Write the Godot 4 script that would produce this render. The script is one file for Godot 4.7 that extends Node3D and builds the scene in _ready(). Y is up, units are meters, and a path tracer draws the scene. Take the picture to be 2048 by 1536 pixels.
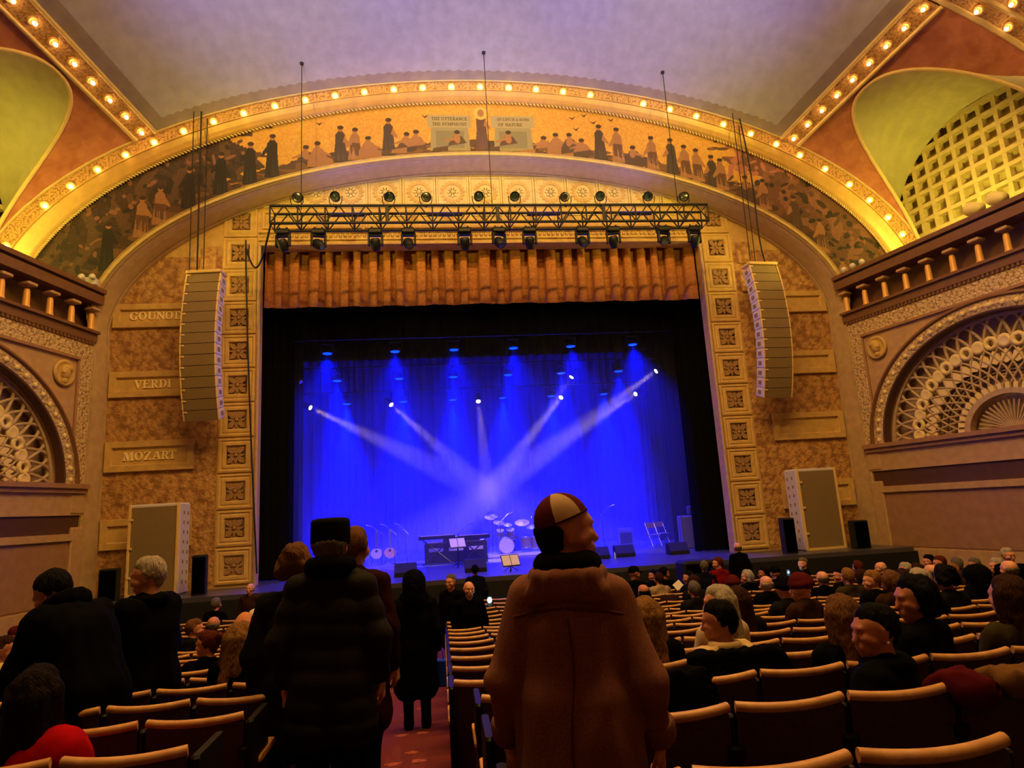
extends Node3D
# The auditorium before a concert: y is up, the stage floor is y = 0, the proscenium wall stands at z = 0 and the audience sits towards +z.

const SPLAY := 0.22307            # the side walls open towards the audience (radians)
const WALL_X := 11.245            # half width between the side walls at z = 0
var M := {}
var taken := {}
var cells_done := 0


func _ready() -> void:
	set_camera()
	set_environment()
	house_lights()
	materials()
	room()
	side_wall(-1.0)
	side_wall(1.0)
	ceiling_vault()
	arch_bulbs()
	stage_shell()
	stage_lights()
	lighting_truss()
	loudspeakers()
	stage_gear()
	seating()
	audience()
	foreground_people()
	belongings()
	print("done %d ms" % Time.get_ticks_msec())


func set_camera() -> void:
	var cam := Camera3D.new()
	cam.name = "camera"
	var b := Basis(Vector3.UP, deg_to_rad(-6.829)) * Basis(Vector3.RIGHT, deg_to_rad(10.85)) * Basis(Vector3.BACK, deg_to_rad(-3.344))
	cam.transform = Transform3D(b, Vector3(-1.852, 1.729, 19.678))
	cam.fov = rad_to_deg(2.0 * atan(768.0 / 1295.742))
	cam.near = 0.05
	cam.far = 200.0
	cam.current = true
	add_child(cam)


func set_environment() -> void:
	var we := WorldEnvironment.new()
	we.name = "environment"
	var e := Environment.new()
	e.background_mode = Environment.BG_COLOR
	e.background_color = Color.BLACK
	e.tonemap_mode = Environment.TONE_MAPPER_LINEAR
	e.tonemap_exposure = 1.0
	e.volumetric_fog_enabled = true
	e.volumetric_fog_density = 0.0
	e.sdfgi_enabled = true
	e.ssao_enabled = true
	e.ssil_enabled = true
	we.environment = e
	add_child(we)


# ---------------------------------------------------------------- lights
func omni(called: String, at: Vector3, c: Color, energy: float, size: float, parent: Node = self) -> void:
	var l := OmniLight3D.new()
	l.name = called
	l.light_color = c
	l.light_energy = energy
	l.light_size = size
	l.omni_range = 60.0
	l.omni_attenuation = 2.0
	l.shadow_enabled = true
	l.position = at
	parent.add_child(l, true)


func spot(called: String, at: Vector3, aim: Vector3, c: Color, energy: float, angle: float, blend: float, size: float, parent: Node = self) -> void:
	var l := SpotLight3D.new()
	l.name = called
	l.light_color = c
	l.light_energy = energy
	l.light_size = size
	l.spot_range = 60.0
	l.spot_attenuation = 2.0
	l.spot_angle = angle
	l.spot_angle_attenuation = blend
	l.shadow_enabled = true
	parent.add_child(l, true)
	var off: Vector3 = Vector3.ZERO if parent == self else parent.position
	l.look_at_from_position(at + off, aim + off, Vector3.UP if absf((aim - at).normalized().y) < 0.98 else Vector3.BACK)


func area(called: String, at: Vector3, aim: Vector3, c: Color, energy: float, size: Vector2) -> void:
	var l := AreaLight3D.new()
	l.name = called
	l.light_color = c
	l.light_energy = energy
	l.area_size = size
	l.area_range = 60.0
	l.shadow_enabled = true
	add_child(l, true)
	l.look_at_from_position(at, aim, Vector3.UP if absf((aim - at).normalized().y) < 0.98 else Vector3.BACK)


func house_lights() -> void:
	# added lamps on the unseen balcony front that tint ceiling and arch, and the lamp rows of the arches over the seats
	for x in [-6.0, 0.0, 6.0]:
		spot("balcony_wash", Vector3(x, 6.4, 25.5), Vector3(x, 16.9, 6.4), Color(0.2, 0.27, 1.0), WASH, 13.0, 1.0, 0.3)
	for x in [-9.0, 9.0]:
		spot("balcony_spot", Vector3(x, 6.5, 25.5), Vector3(x * 0.4, 14.6, 0.8), Color(1.0, 0.9, 0.38), ARCH, 15.0, 1.0, 0.2)
	area("arch_lamp_row", Vector3(0, 16.6, 10.5), Vector3(0, 0, 8.5), WARM, ROW1, Vector2(16.0, 0.5))
	area("arch_lamp_row", Vector3(0, 17.2, 17.0), Vector3(0, 0, 12.0), WARM, ROW2, Vector2(18.0, 0.5))


const WARM := Color(1.0, 0.76, 0.4)
const WASH := 480.0
const ARCH := 330.0
const ROW1 := 260.0
const ROW2 := 215.0


# ---------------------------------------------------------------- naming
func numbered(n: String) -> String:
	var k: int = taken.get(n, -1) + 1
	taken[n] = k
	return n if k == 0 else "%s_%03d" % [n, k]


func thing(called: String, label: String, category: String, at := Vector3.ZERO, turn := 0.0, group := "") -> Node3D:
	var o := Node3D.new()
	o.name = numbered(called)
	o.position = at
	o.rotation.y = turn
	add_child(o)
	tag(o, label, category, group)
	return o


func tag(o: Node, label: String, category := "", group := "", kind := "") -> void:
	if label: o.set_meta("label", label)
	if category: o.set_meta("category", category)
	if group: o.set_meta("group", group)
	if kind: o.set_meta("kind", kind)


func put(mesh: Mesh, called: String, m: Material, parent: Node = self, xf := Transform3D.IDENTITY) -> MeshInstance3D:
	var o := MeshInstance3D.new()
	o.name = called if parent != self else numbered(called)
	o.mesh = mesh
	o.material_override = m
	o.transform = xf
	parent.add_child(o, true)
	return o


func struct(called: String, label: String) -> Node3D:
	var o := Node3D.new()
	o.name = called
	add_child(o)
	tag(o, label, called.split("_")[0], "", "structure")
	return o


func copy_of(o: Node3D, xf: Transform3D, label := "", group := "") -> Node3D:
	var c: Node3D = o.duplicate()
	var base := String(o.name)
	var cut := base.length() - 4
	if cut > 0 and base[cut] == "_" and base.substr(cut + 1).is_valid_int():
		base = base.substr(0, cut)
	c.name = numbered(base)
	c.transform = xf
	add_child(c)
	if label: c.set_meta("label", label)
	if group: c.set_meta("group", group)
	return c


# ---------------------------------------------------------------- meshes
class MB:
	var v := PackedVector3Array()
	var n := PackedVector3Array()
	var t := PackedVector2Array()
	var i := PackedInt32Array()

	func quad(a: Vector3, b: Vector3, c: Vector3, d: Vector3) -> MB:   # clockwise seen from outside
		var nn := (c - a).cross(b - a)
		if nn.length_squared() < 1e-14:
			nn = (d - a).cross(c - a)
		nn = nn.normalized()
		var s := v.size()
		v.append_array([a, b, c, d])
		n.append_array([nn, nn, nn, nn])
		t.append_array([Vector2(0, 1), Vector2(0, 0), Vector2(1, 0), Vector2(1, 1)])
		i.append_array([s, s + 1, s + 2, s, s + 2, s + 3])
		return self

	func tri(a: Vector3, b: Vector3, c: Vector3) -> MB:
		var nn := (c - a).cross(b - a).normalized()
		var s := v.size()
		v.append_array([a, b, c])
		n.append_array([nn, nn, nn])
		t.append_array([Vector2(0, 1), Vector2(0.5, 0), Vector2(1, 1)])
		i.append_array([s, s + 1, s + 2])
		return self

	func hexa(p: Array) -> MB:   # eight corners: bottom 0 1 2 3 anticlockwise from above, top 4 5 6 7
		quad(p[0], p[1], p[2], p[3])
		quad(p[4], p[7], p[6], p[5])
		for k in 4:
			var k2 := (k + 1) % 4
			quad(p[k], p[k + 4], p[k2 + 4], p[k2])
		return self

	func box(c: Vector3, s: Vector3, xf := Transform3D.IDENTITY) -> MB:
		var h := s * 0.5
		var p := []
		for y in [-h.y, h.y]:
			for q in [[-1, 1], [1, 1], [1, -1], [-1, -1]]:
				p.append(xf * (c + Vector3(q[0] * h.x, y, q[1] * h.z)))
		return hexa(p)

	func bevel_box(c: Vector3, s: Vector3, r: float, xf := Transform3D.IDENTITY) -> MB:
		# a box whose four long (y) edges and rims are chamfered
		var h := s * 0.5
		var ring := []
		for q in [[-1, 1, 1], [1, 1, 0], [1, -1, 1], [-1, -1, 0]]:
			var a := Vector2(q[0] * (h.x - r), q[1] * h.z)
			var b := Vector2(q[0] * h.x, q[1] * (h.z - r))
			if q[2] == 1:
				ring.append(b); ring.append(a)
			else:
				ring.append(a); ring.append(b)
		var rows := []
		for lv in [[-h.y, 1.0 - r / maxf(h.x, h.z)], [-h.y + r, 1.0], [h.y - r, 1.0], [h.y, 1.0 - r / maxf(h.x, h.z)]]:
			var row := PackedVector3Array()
			for q in ring:
				row.append(xf * (c + Vector3(q.x * lv[1], lv[0], q.y * lv[1])))
			rows.append(row)
		for a in 3:
			for b in 8:
				var b2 := (b + 1) % 8
				quad(rows[a][b], rows[a + 1][b], rows[a + 1][b2], rows[a][b2])
		fan(rows[0], true)
		fan(rows[3], false)
		return self

	func fan(ring: PackedVector3Array, flip: bool) -> MB:
		for k in range(1, ring.size() - 1):
			if flip:
				tri(ring[0], ring[k], ring[k + 1])
			else:
				tri(ring[0], ring[k + 1], ring[k])
		return self

	func grid(rows: Array, wrap := false, flip := false, uv := []) -> MB:   # rows of equal length, smooth
		var nu: int = rows[0].size()
		var s := v.size()
		var nr := rows.size()
		for r in nr:
			v.append_array(rows[r])
			for k in nu:
				n.append(Vector3.ZERO)
				t.append(uv[r][k] if uv else Vector2(float(k) / (nu - 1), float(r) / maxi(1, nr - 1)))
		for r in nr - 1:
			for k in (nu if wrap else nu - 1):
				var k2 := (k + 1) % nu
				var a := s + r * nu + k
				var b := s + (r + 1) * nu + k
				var c := s + (r + 1) * nu + k2
				var d := s + r * nu + k2
				if flip:
					i.append_array([a, c, b, a, d, c])
				else:
					i.append_array([a, b, c, a, c, d])
				var nn := (v[c] - v[a]).cross(v[b] - v[d])
				if flip:
					nn = -nn
				n[a] += nn; n[b] += nn; n[c] += nn; n[d] += nn
		for k in range(s, v.size()):
			n[k] = n[k].normalized() if n[k].length_squared() > 1e-18 else Vector3.UP
		return self

	func tube(pts: Array, r, sides := 8, caps := true) -> MB:
		var rows := []
		var side := Vector3.ZERO
		for k in pts.size():
			var p: Vector3 = pts[k]
			var d: Vector3 = (pts[mini(k + 1, pts.size() - 1)] - pts[maxi(k - 1, 0)]).normalized()
			if k == 0:
				side = d.cross(Vector3.UP if absf(d.y) < 0.9 else Vector3.RIGHT).normalized()
			side = (side - d * side.dot(d)).normalized()
			var up := d.cross(side)
			var rad: float = r[k] if r is Array else r
			var row := PackedVector3Array()
			for q in sides:
				var a := TAU * q / sides
				row.append(p + (side * cos(a) + up * sin(a)) * rad)
			rows.append(row)
		grid(rows, true)
		if caps:
			fan(rows[0], false)
			fan(rows[-1], true)
		return self

	func lathe(profile: Array, sides := 16, xf := Transform3D.IDENTITY) -> MB:   # [radius, height] pairs, bottom to top
		var rows := []
		for q in profile:
			var row := PackedVector3Array()
			for k in sides:
				var a := -TAU * k / sides
				row.append(xf * Vector3(cos(a) * q[0], q[1], sin(a) * q[0]))
			rows.append(row)
		return grid(rows, true)

	func prism(poly: PackedVector2Array, depth: float, xf := Transform3D.IDENTITY) -> MB:   # polygon in xy, from z 0 to depth
		var tris := Geometry2D.triangulate_polygon(poly)
		for k in range(0, tris.size(), 3):
			var a := poly[tris[k]]
			var b := poly[tris[k + 1]]
			var c := poly[tris[k + 2]]
			tri(xf * Vector3(a.x, a.y, depth), xf * Vector3(c.x, c.y, depth), xf * Vector3(b.x, b.y, depth))
			tri(xf * Vector3(a.x, a.y, 0), xf * Vector3(b.x, b.y, 0), xf * Vector3(c.x, c.y, 0))
		for k in poly.size():
			var a := poly[k]
			var b := poly[(k + 1) % poly.size()]
			quad(xf * Vector3(a.x, a.y, 0), xf * Vector3(a.x, a.y, depth), xf * Vector3(b.x, b.y, depth), xf * Vector3(b.x, b.y, 0))
		return self

	func ball(c: Vector3, r: Vector3, sides := 12, rings := 8) -> MB:
		var rows := []
		for k in rings + 1:
			var row := PackedVector3Array()
			var a := PI * k / rings - PI / 2
			for q in sides:
				var b := -TAU * q / sides
				row.append(c + Vector3(cos(a) * cos(b) * r.x, sin(a) * r.y, cos(a) * sin(b) * r.z))
			rows.append(row)
		return grid(rows, true)

	func bar(a: Vector3, b: Vector3, w: float, h: float, up := Vector3.UP) -> MB:   # a square bar from a to b
		var d := (b - a).normalized()
		var x := d.cross(up).normalized() * w * 0.5
		var y := x.cross(d).normalized() * h * 0.5
		return hexa([a - x - y, a + x - y, b + x - y, b - x - y, a - x + y, a + x + y, b + x + y, b - x + y])

	func done() -> ArrayMesh:
		var m := ArrayMesh.new()
		if v.is_empty():
			return m
		var arr := []
		arr.resize(Mesh.ARRAY_MAX)
		arr[Mesh.ARRAY_VERTEX] = v
		arr[Mesh.ARRAY_NORMAL] = n
		arr[Mesh.ARRAY_TEX_UV] = t
		arr[Mesh.ARRAY_INDEX] = i
		m.add_surface_from_arrays(Mesh.PRIMITIVE_TRIANGLES, arr)
		return m


# ---------------------------------------------------------------- materials
func mat(c: Color, rough := 0.7, metal := 0.0) -> StandardMaterial3D:
	var m := StandardMaterial3D.new()
	m.albedo_color = c
	m.roughness = rough
	m.metallic = metal
	return m


func noise_tex(freq: float, type: int, stops: Array, side := 512, octaves := 4, warp := 0.0, seed_ := 1) -> NoiseTexture2D:
	var f := FastNoiseLite.new()
	f.noise_type = type
	f.frequency = freq
	f.fractal_octaves = octaves
	f.seed = seed_
	if warp > 0.0:
		f.domain_warp_enabled = true
		f.domain_warp_amplitude = warp
		f.domain_warp_frequency = freq * 1.5
	var t := NoiseTexture2D.new()
	t.width = side
	t.height = side
	t.seamless = true
	t.noise = f
	if stops:
		var g := Gradient.new()
		g.offsets = PackedFloat32Array()
		var offs := PackedFloat32Array()
		var cols := PackedColorArray()
		for s in stops:
			offs.append(s[0])
			cols.append(s[1])
		g.offsets = offs
		g.colors = cols
		t.color_ramp = g
	return t


func textured(c: Color, tex: Texture2D, scale: float, rough := 0.7, metal := 0.0, bump: Texture2D = null, bump_cm := 0.0) -> StandardMaterial3D:
	var m := mat(c, rough, metal)
	m.albedo_texture = tex
	m.uv1_triplanar = true
	m.uv1_world_triplanar = true
	m.uv1_scale = Vector3.ONE * scale
	if bump:
		m.heightmap_enabled = true
		m.heightmap_texture = bump
		m.heightmap_scale = bump_cm
	return m


func glow(c: Color, strength: float) -> StandardMaterial3D:
	var m := mat(c, 0.4)
	m.emission_enabled = true
	m.emission = c
	m.emission_energy_multiplier = strength
	return m


func materials() -> void:
	var S := FastNoiseLite.TYPE_SIMPLEX_SMOOTH
	var CE := FastNoiseLite.TYPE_CELLULAR
	var fine := noise_tex(0.02, S, [[0.0, Color(0.86, 0.86, 0.86)], [1.0, Color(1, 1, 1)]], 512, 5)
	var cloth := noise_tex(0.06, S, [[0.0, Color(0.7, 0.7, 0.7)], [1.0, Color(1, 1, 1)]], 256, 4)
	var relief := noise_tex(0.035, CE, [], 512, 3, 18.0, 5)
	var arab := noise_tex(0.018, CE, [[0.0, Color(0.78, 0.62, 0.37)], [0.4, Color(0.72, 0.55, 0.31)], [0.6, Color(0.6, 0.43, 0.24)], [1.0, Color(0.54, 0.38, 0.21)]], 512, 4, 34.0, 9)
	var orn := noise_tex(0.04, CE, [[0.0, Color(0.92, 0.84, 0.66)], [0.45, Color(0.85, 0.75, 0.55)], [0.7, Color(0.6, 0.47, 0.3)], [1.0, Color(0.52, 0.38, 0.24)]], 512, 3, 20.0, 3)
	var stencil := noise_tex(0.012, S, [[0.0, Color(0.66, 0.42, 0.3)], [0.45, Color(0.7, 0.46, 0.33)], [0.6, Color(0.8, 0.58, 0.42)], [1.0, Color(0.74, 0.5, 0.36)]], 512, 3, 30.0, 21)
	M.plaster = textured(Color(0.85, 0.71, 0.4), fine, 0.3, 0.65)
	M.cream = textured(Color(0.9, 0.81, 0.52), fine, 0.3, 0.5)
	M.gold = textured(Color(0.9, 0.74, 0.4), fine, 0.3, 0.38, 0.15)
	M.pearl = textured(Color(0.8, 0.69, 0.5), fine, 0.3, 0.3)
	M.arabesque = textured(Color(1, 1, 1), arab, 0.45, 0.6, 0.0, relief, 3.0)
	M.ornament = textured(Color(1, 1, 1), orn, 0.7, 0.5, 0.1, relief, 4.0)
	M.strip = textured(Color(0.98, 0.9, 0.72), orn, 0.9, 0.4, 0.15, relief, 3.0)
	M.relief_dark = textured(Color(0.7, 0.54, 0.33), fine, 1.5, 0.6, 0.0, relief, 2.0)
	M.brown = textured(Color(0.5, 0.35, 0.23), fine, 0.3, 0.5)
	M.brown_dark = textured(Color(0.33, 0.21, 0.15), fine, 0.3, 0.6)
	M.wall_paint = textured(Color(0.78, 0.64, 0.45), fine, 0.3, 0.6)
	M.wall_pink = textured(Color(0.66, 0.5, 0.36), fine, 0.3, 0.6)
	M.ceiling = textured(Color(0.76, 0.78, 0.8), fine, 0.2, 0.7)
	M.ceiling_edge = textured(Color(0.66, 0.63, 0.58), fine, 0.2, 0.7)
	M.stencil = textured(Color(0.95, 0.9, 0.85), stencil, 0.25, 0.6)
	M.vault = textured(Color(0.82, 0.8, 0.6), fine, 0.2, 0.6)
	M.lattice = textured(Color(0.86, 0.78, 0.52), fine, 0.4, 0.55)
	M.fan = textured(Color(0.76, 0.66, 0.52), fine, 0.5, 0.55)
	M.gilt = mat(Color(0.9, 0.82, 0.58), 0.45)
	M.corbel = mat(Color(0.93, 0.72, 0.36), 0.4, 0.1)
	M.carpet = textured(Color(0.42, 0.06, 0.09), cloth, 1.2, 0.95)
	M.floor = textured(Color(0.12, 0.07, 0.06), cloth, 0.8, 0.9)
	M.black = mat(Color(0.014, 0.014, 0.016), 0.8)
	M.black_metal = mat(Color(0.02, 0.02, 0.025), 0.55)
	M.black_cloth = mat(Color(0.016, 0.016, 0.018), 0.95)
	M.drape = mat(Color(0.012, 0.012, 0.015), 0.95)
	M.drape.metallic_specular = 0.0
	M.black_cloth.metallic_specular = 0.0
	M.backcloth = mat(Color(0.3, 0.14, 0.55), 0.95)
	M.valance = textured(Color(0.84, 0.55, 0.24), cloth, 0.6, 0.75)
	M.valance.rim_enabled = true
	M.valance.rim = 0.3
	M.stage = mat(Color(0.27, 0.27, 0.31), 0.3)
	M.bulb = glow(Color(1.0, 0.78, 0.5), 14.0)
	M.socket = mat(Color(0.92, 0.76, 0.45), 0.35, 0.3)
	M.wire = mat(Color(0.05, 0.045, 0.04), 0.6)
	M.cord = mat(Color(0.06, 0.05, 0.05), 0.6)
	M.grille = textured(Color(0.56, 0.48, 0.32), fine, 2.0, 0.8)
	M.speaker_white = mat(Color(0.8, 0.78, 0.8), 0.5)
	M.speaker_frame = mat(Color(0.9, 0.78, 0.5), 0.5)
	M.chrome = mat(Color(0.8, 0.8, 0.82), 0.2, 0.9)
	M.lens = mat(Color(0.5, 0.55, 0.6), 0.1, 0.6)
	M.white = mat(Color(0.88, 0.87, 0.85), 0.5)
	M.wood = textured(Color(0.86, 0.67, 0.44), noise_tex(0.02, S, [[0.0, Color(0.78, 0.7, 0.62)], [1.0, Color(1, 1, 1)]], 256, 4), 1.5, 0.42)
	M.seat_back = textured(Color(0.28, 0.17, 0.15), cloth, 2.0, 0.85)
	M.iron = mat(Color(0.05, 0.045, 0.045), 0.5, 0.5)
	M.velvet = textured(Color(0.3, 0.07, 0.07), cloth, 2.0, 0.95)
	M.strand = noise_tex(0.05, S, [[0.0, Color(0.45, 0.43, 0.42)], [0.5, Color(0.8, 0.79, 0.78)], [1.0, Color(1, 1, 1)]], 256, 4, 0.0, 31)
	M.strand_height = noise_tex(0.05, S, [], 256, 4, 0.0, 32)
	M.paper = mat(Color(0.9, 0.88, 0.82), 0.8)


func ell(y0: float, a: float, b: float, x: float) -> float:
	return y0 + b * sqrt(maxf(0.0, 1.0 - x * x / (a * a)))


# ---------------------------------------------------------------- the room
func floor_y(z: float) -> float:
	if z >= 10.0:
		return 0.219 - 0.1136 * (19.678 - z)
	var u := 10.0 - z
	return -0.8804 - 0.1136 * u + 0.0076 * u * u


func arch_path(y0: float, a: float, b: float, xj: float, steps := 56) -> PackedVector2Array:
	var p := PackedVector2Array()
	for y in [0.0, 2.5, 5.0, 6.6]:
		p.append(Vector2(xj, y))
	for k in steps + 1:
		var th := PI * k / steps
		var x := a * cos(th)
		var y := y0 + b * sin(th)
		if k == 0 or k == steps:
			x = signf(x) * lerpf(absf(x), xj, 0.35)
		p.append(Vector2(x, y))
	for y in [6.6, 5.0, 2.5, 0.0]:
		p.append(Vector2(-xj, y))
	return p


func strip_between(a: PackedVector2Array, b: PackedVector2Array, prof: Array) -> ArrayMesh:
	# a moulding swept between two curves: prof holds [share of the way from a to b, z]; each face is flat across the profile
	var mb := MB.new()
	for s in prof.size() - 1:
		var rows := []
		for q in [prof[s], prof[s + 1]]:
			var row := PackedVector3Array()
			for k in a.size():
				var p := a[k].lerp(b[k], q[0])
				row.append(Vector3(p.x, p.y, q[1]))
			rows.append(row)
		mb.grid(rows, false, true)
	return mb.done()


func room() -> void:
	# floor: one raked slab with thickness
	var fl := struct("floor", "dark raked auditorium floor under the seats")
	var mb := MB.new()
	var top := []
	var zz := [2.0, 3.0, 4.0, 5.0, 6.0, 7.0, 8.0, 9.0, 10.0, 14.0, 20.0, 27.5]
	for z in zz:
		top.append(PackedVector3Array([Vector3(-18, floor_y(z), z), Vector3(18, floor_y(z), z)]))
	mb.grid(top, false, true)
	mb.box(Vector3(0, -2.2, 14.7), Vector3(36, 0.4, 25.6))
	put(mb.done(), "slab", M.floor, fl)
	mb = MB.new()
	top = []
	for z in [2.2, 4.0, 6.0, 8.0, 10.0, 14.0, 20.0, 27.0]:
		top.append(PackedVector3Array([Vector3(-2.92, floor_y(z) + 0.012, z), Vector3(-1.72, floor_y(z) + 0.012, z)]))
	mb.grid(top, false, true)
	var carpet := put(mb.done(), "aisle_carpet", carpet_material(), fl)
	tag(carpet, "dark red aisle carpet with pale blossoms")
	# rear wall and balcony front, behind the camera
	var back := struct("wall_back", "rear wall of the auditorium with a balcony front")
	mb = MB.new()
	mb.box(Vector3(0, 7.0, 27.7), Vector3(40, 24, 0.4))
	put(mb.done(), "plaster", M.wall_pink, back)
	mb = MB.new()
	mb.bevel_box(Vector3(0, 5.6, 26.5), Vector3(34, 1.1, 1.6), 0.08)
	put(mb.done(), "balcony_front", M.cream, back)
	for x in [-9.0, -6.0, 0.0, 6.0, 9.0]:
		put(MB.new().lathe([[0.0, -0.35], [0.14, -0.33], [0.17, 0.0], [0.15, 0.0]], 14, Transform3D(Basis(Vector3.RIGHT, -1.0), Vector3(x, 6.3, 25.8))).done(), "wash_fixture", M.black_metal, back)  # barrels built for the added balcony lamps, out of view
	proscenium()


func carpet_material() -> StandardMaterial3D:
	var im := Image.create(256, 256, false, Image.FORMAT_RGB8)
	im.fill(Color(0.36, 0.05, 0.08))
	var r := RandomNumberGenerator.new()
	r.seed = 4
	for k in 2500:
		var d := r.randf_range(-0.03, 0.03)
		im.fill_rect(Rect2i(r.randi_range(0, 255), r.randi_range(0, 255), 3, 3), Color(0.36 + d, 0.05 + d * 0.4, 0.08 + d * 0.4))
	for k in 7:
		var c := Vector2(r.randf_range(25, 230), r.randf_range(25, 230))
		for q in 9:
			var o := c + Vector2.from_angle(q * 2.4) * r.randf_range(2, 14)
			ellipse_fill(im, o, Vector2(r.randf_range(4, 8), r.randf_range(3, 5)), Color(0.62, 0.3, 0.24))
		for q in 4:
			ellipse_fill(im, c + Vector2.from_angle(q * 1.7) * 22.0, Vector2(5, 3), Color(0.22, 0.04, 0.08))
	var m := mat(Color(1, 1, 1), 0.95)
	m.albedo_texture = ImageTexture.create_from_image(im)
	m.uv1_triplanar = true
	m.uv1_world_triplanar = true
	m.uv1_scale = Vector3.ONE * 0.8
	return m


func ellipse_fill(im: Image, c: Vector2, r: Vector2, col: Color, tilt := 0.0) -> void:
	var n := 20
	var p := PackedVector2Array()
	for k in n:
		p.append(c + Vector2(cos(TAU * k / n) * r.x, sin(TAU * k / n) * r.y).rotated(tilt))
	poly_fill(im, p, col)


func poly_fill(im: Image, p: PackedVector2Array, col: Color) -> void:
	var y0 := 1e9
	var y1 := -1e9
	for q in p:
		y0 = minf(y0, q.y)
		y1 = maxf(y1, q.y)
	var h := im.get_height()
	var w := im.get_width()
	for y in range(maxi(0, int(floor(y0))), mini(h, int(ceil(y1)) + 1)):
		var xs := []
		var yc := y + 0.5
		for k in p.size():
			var a := p[k]
			var b := p[(k + 1) % p.size()]
			if (a.y <= yc) != (b.y <= yc):
				xs.append(a.x + (yc - a.y) / (b.y - a.y) * (b.x - a.x))
		xs.sort()
		for k in range(0, xs.size() - 1, 2):
			var xa := maxi(0, int(round(xs[k])))
			var xb := mini(w, int(round(xs[k + 1])))
			if xb > xa:
				im.fill_rect(Rect2i(xa, y, xb - xa, 1), col)


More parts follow.
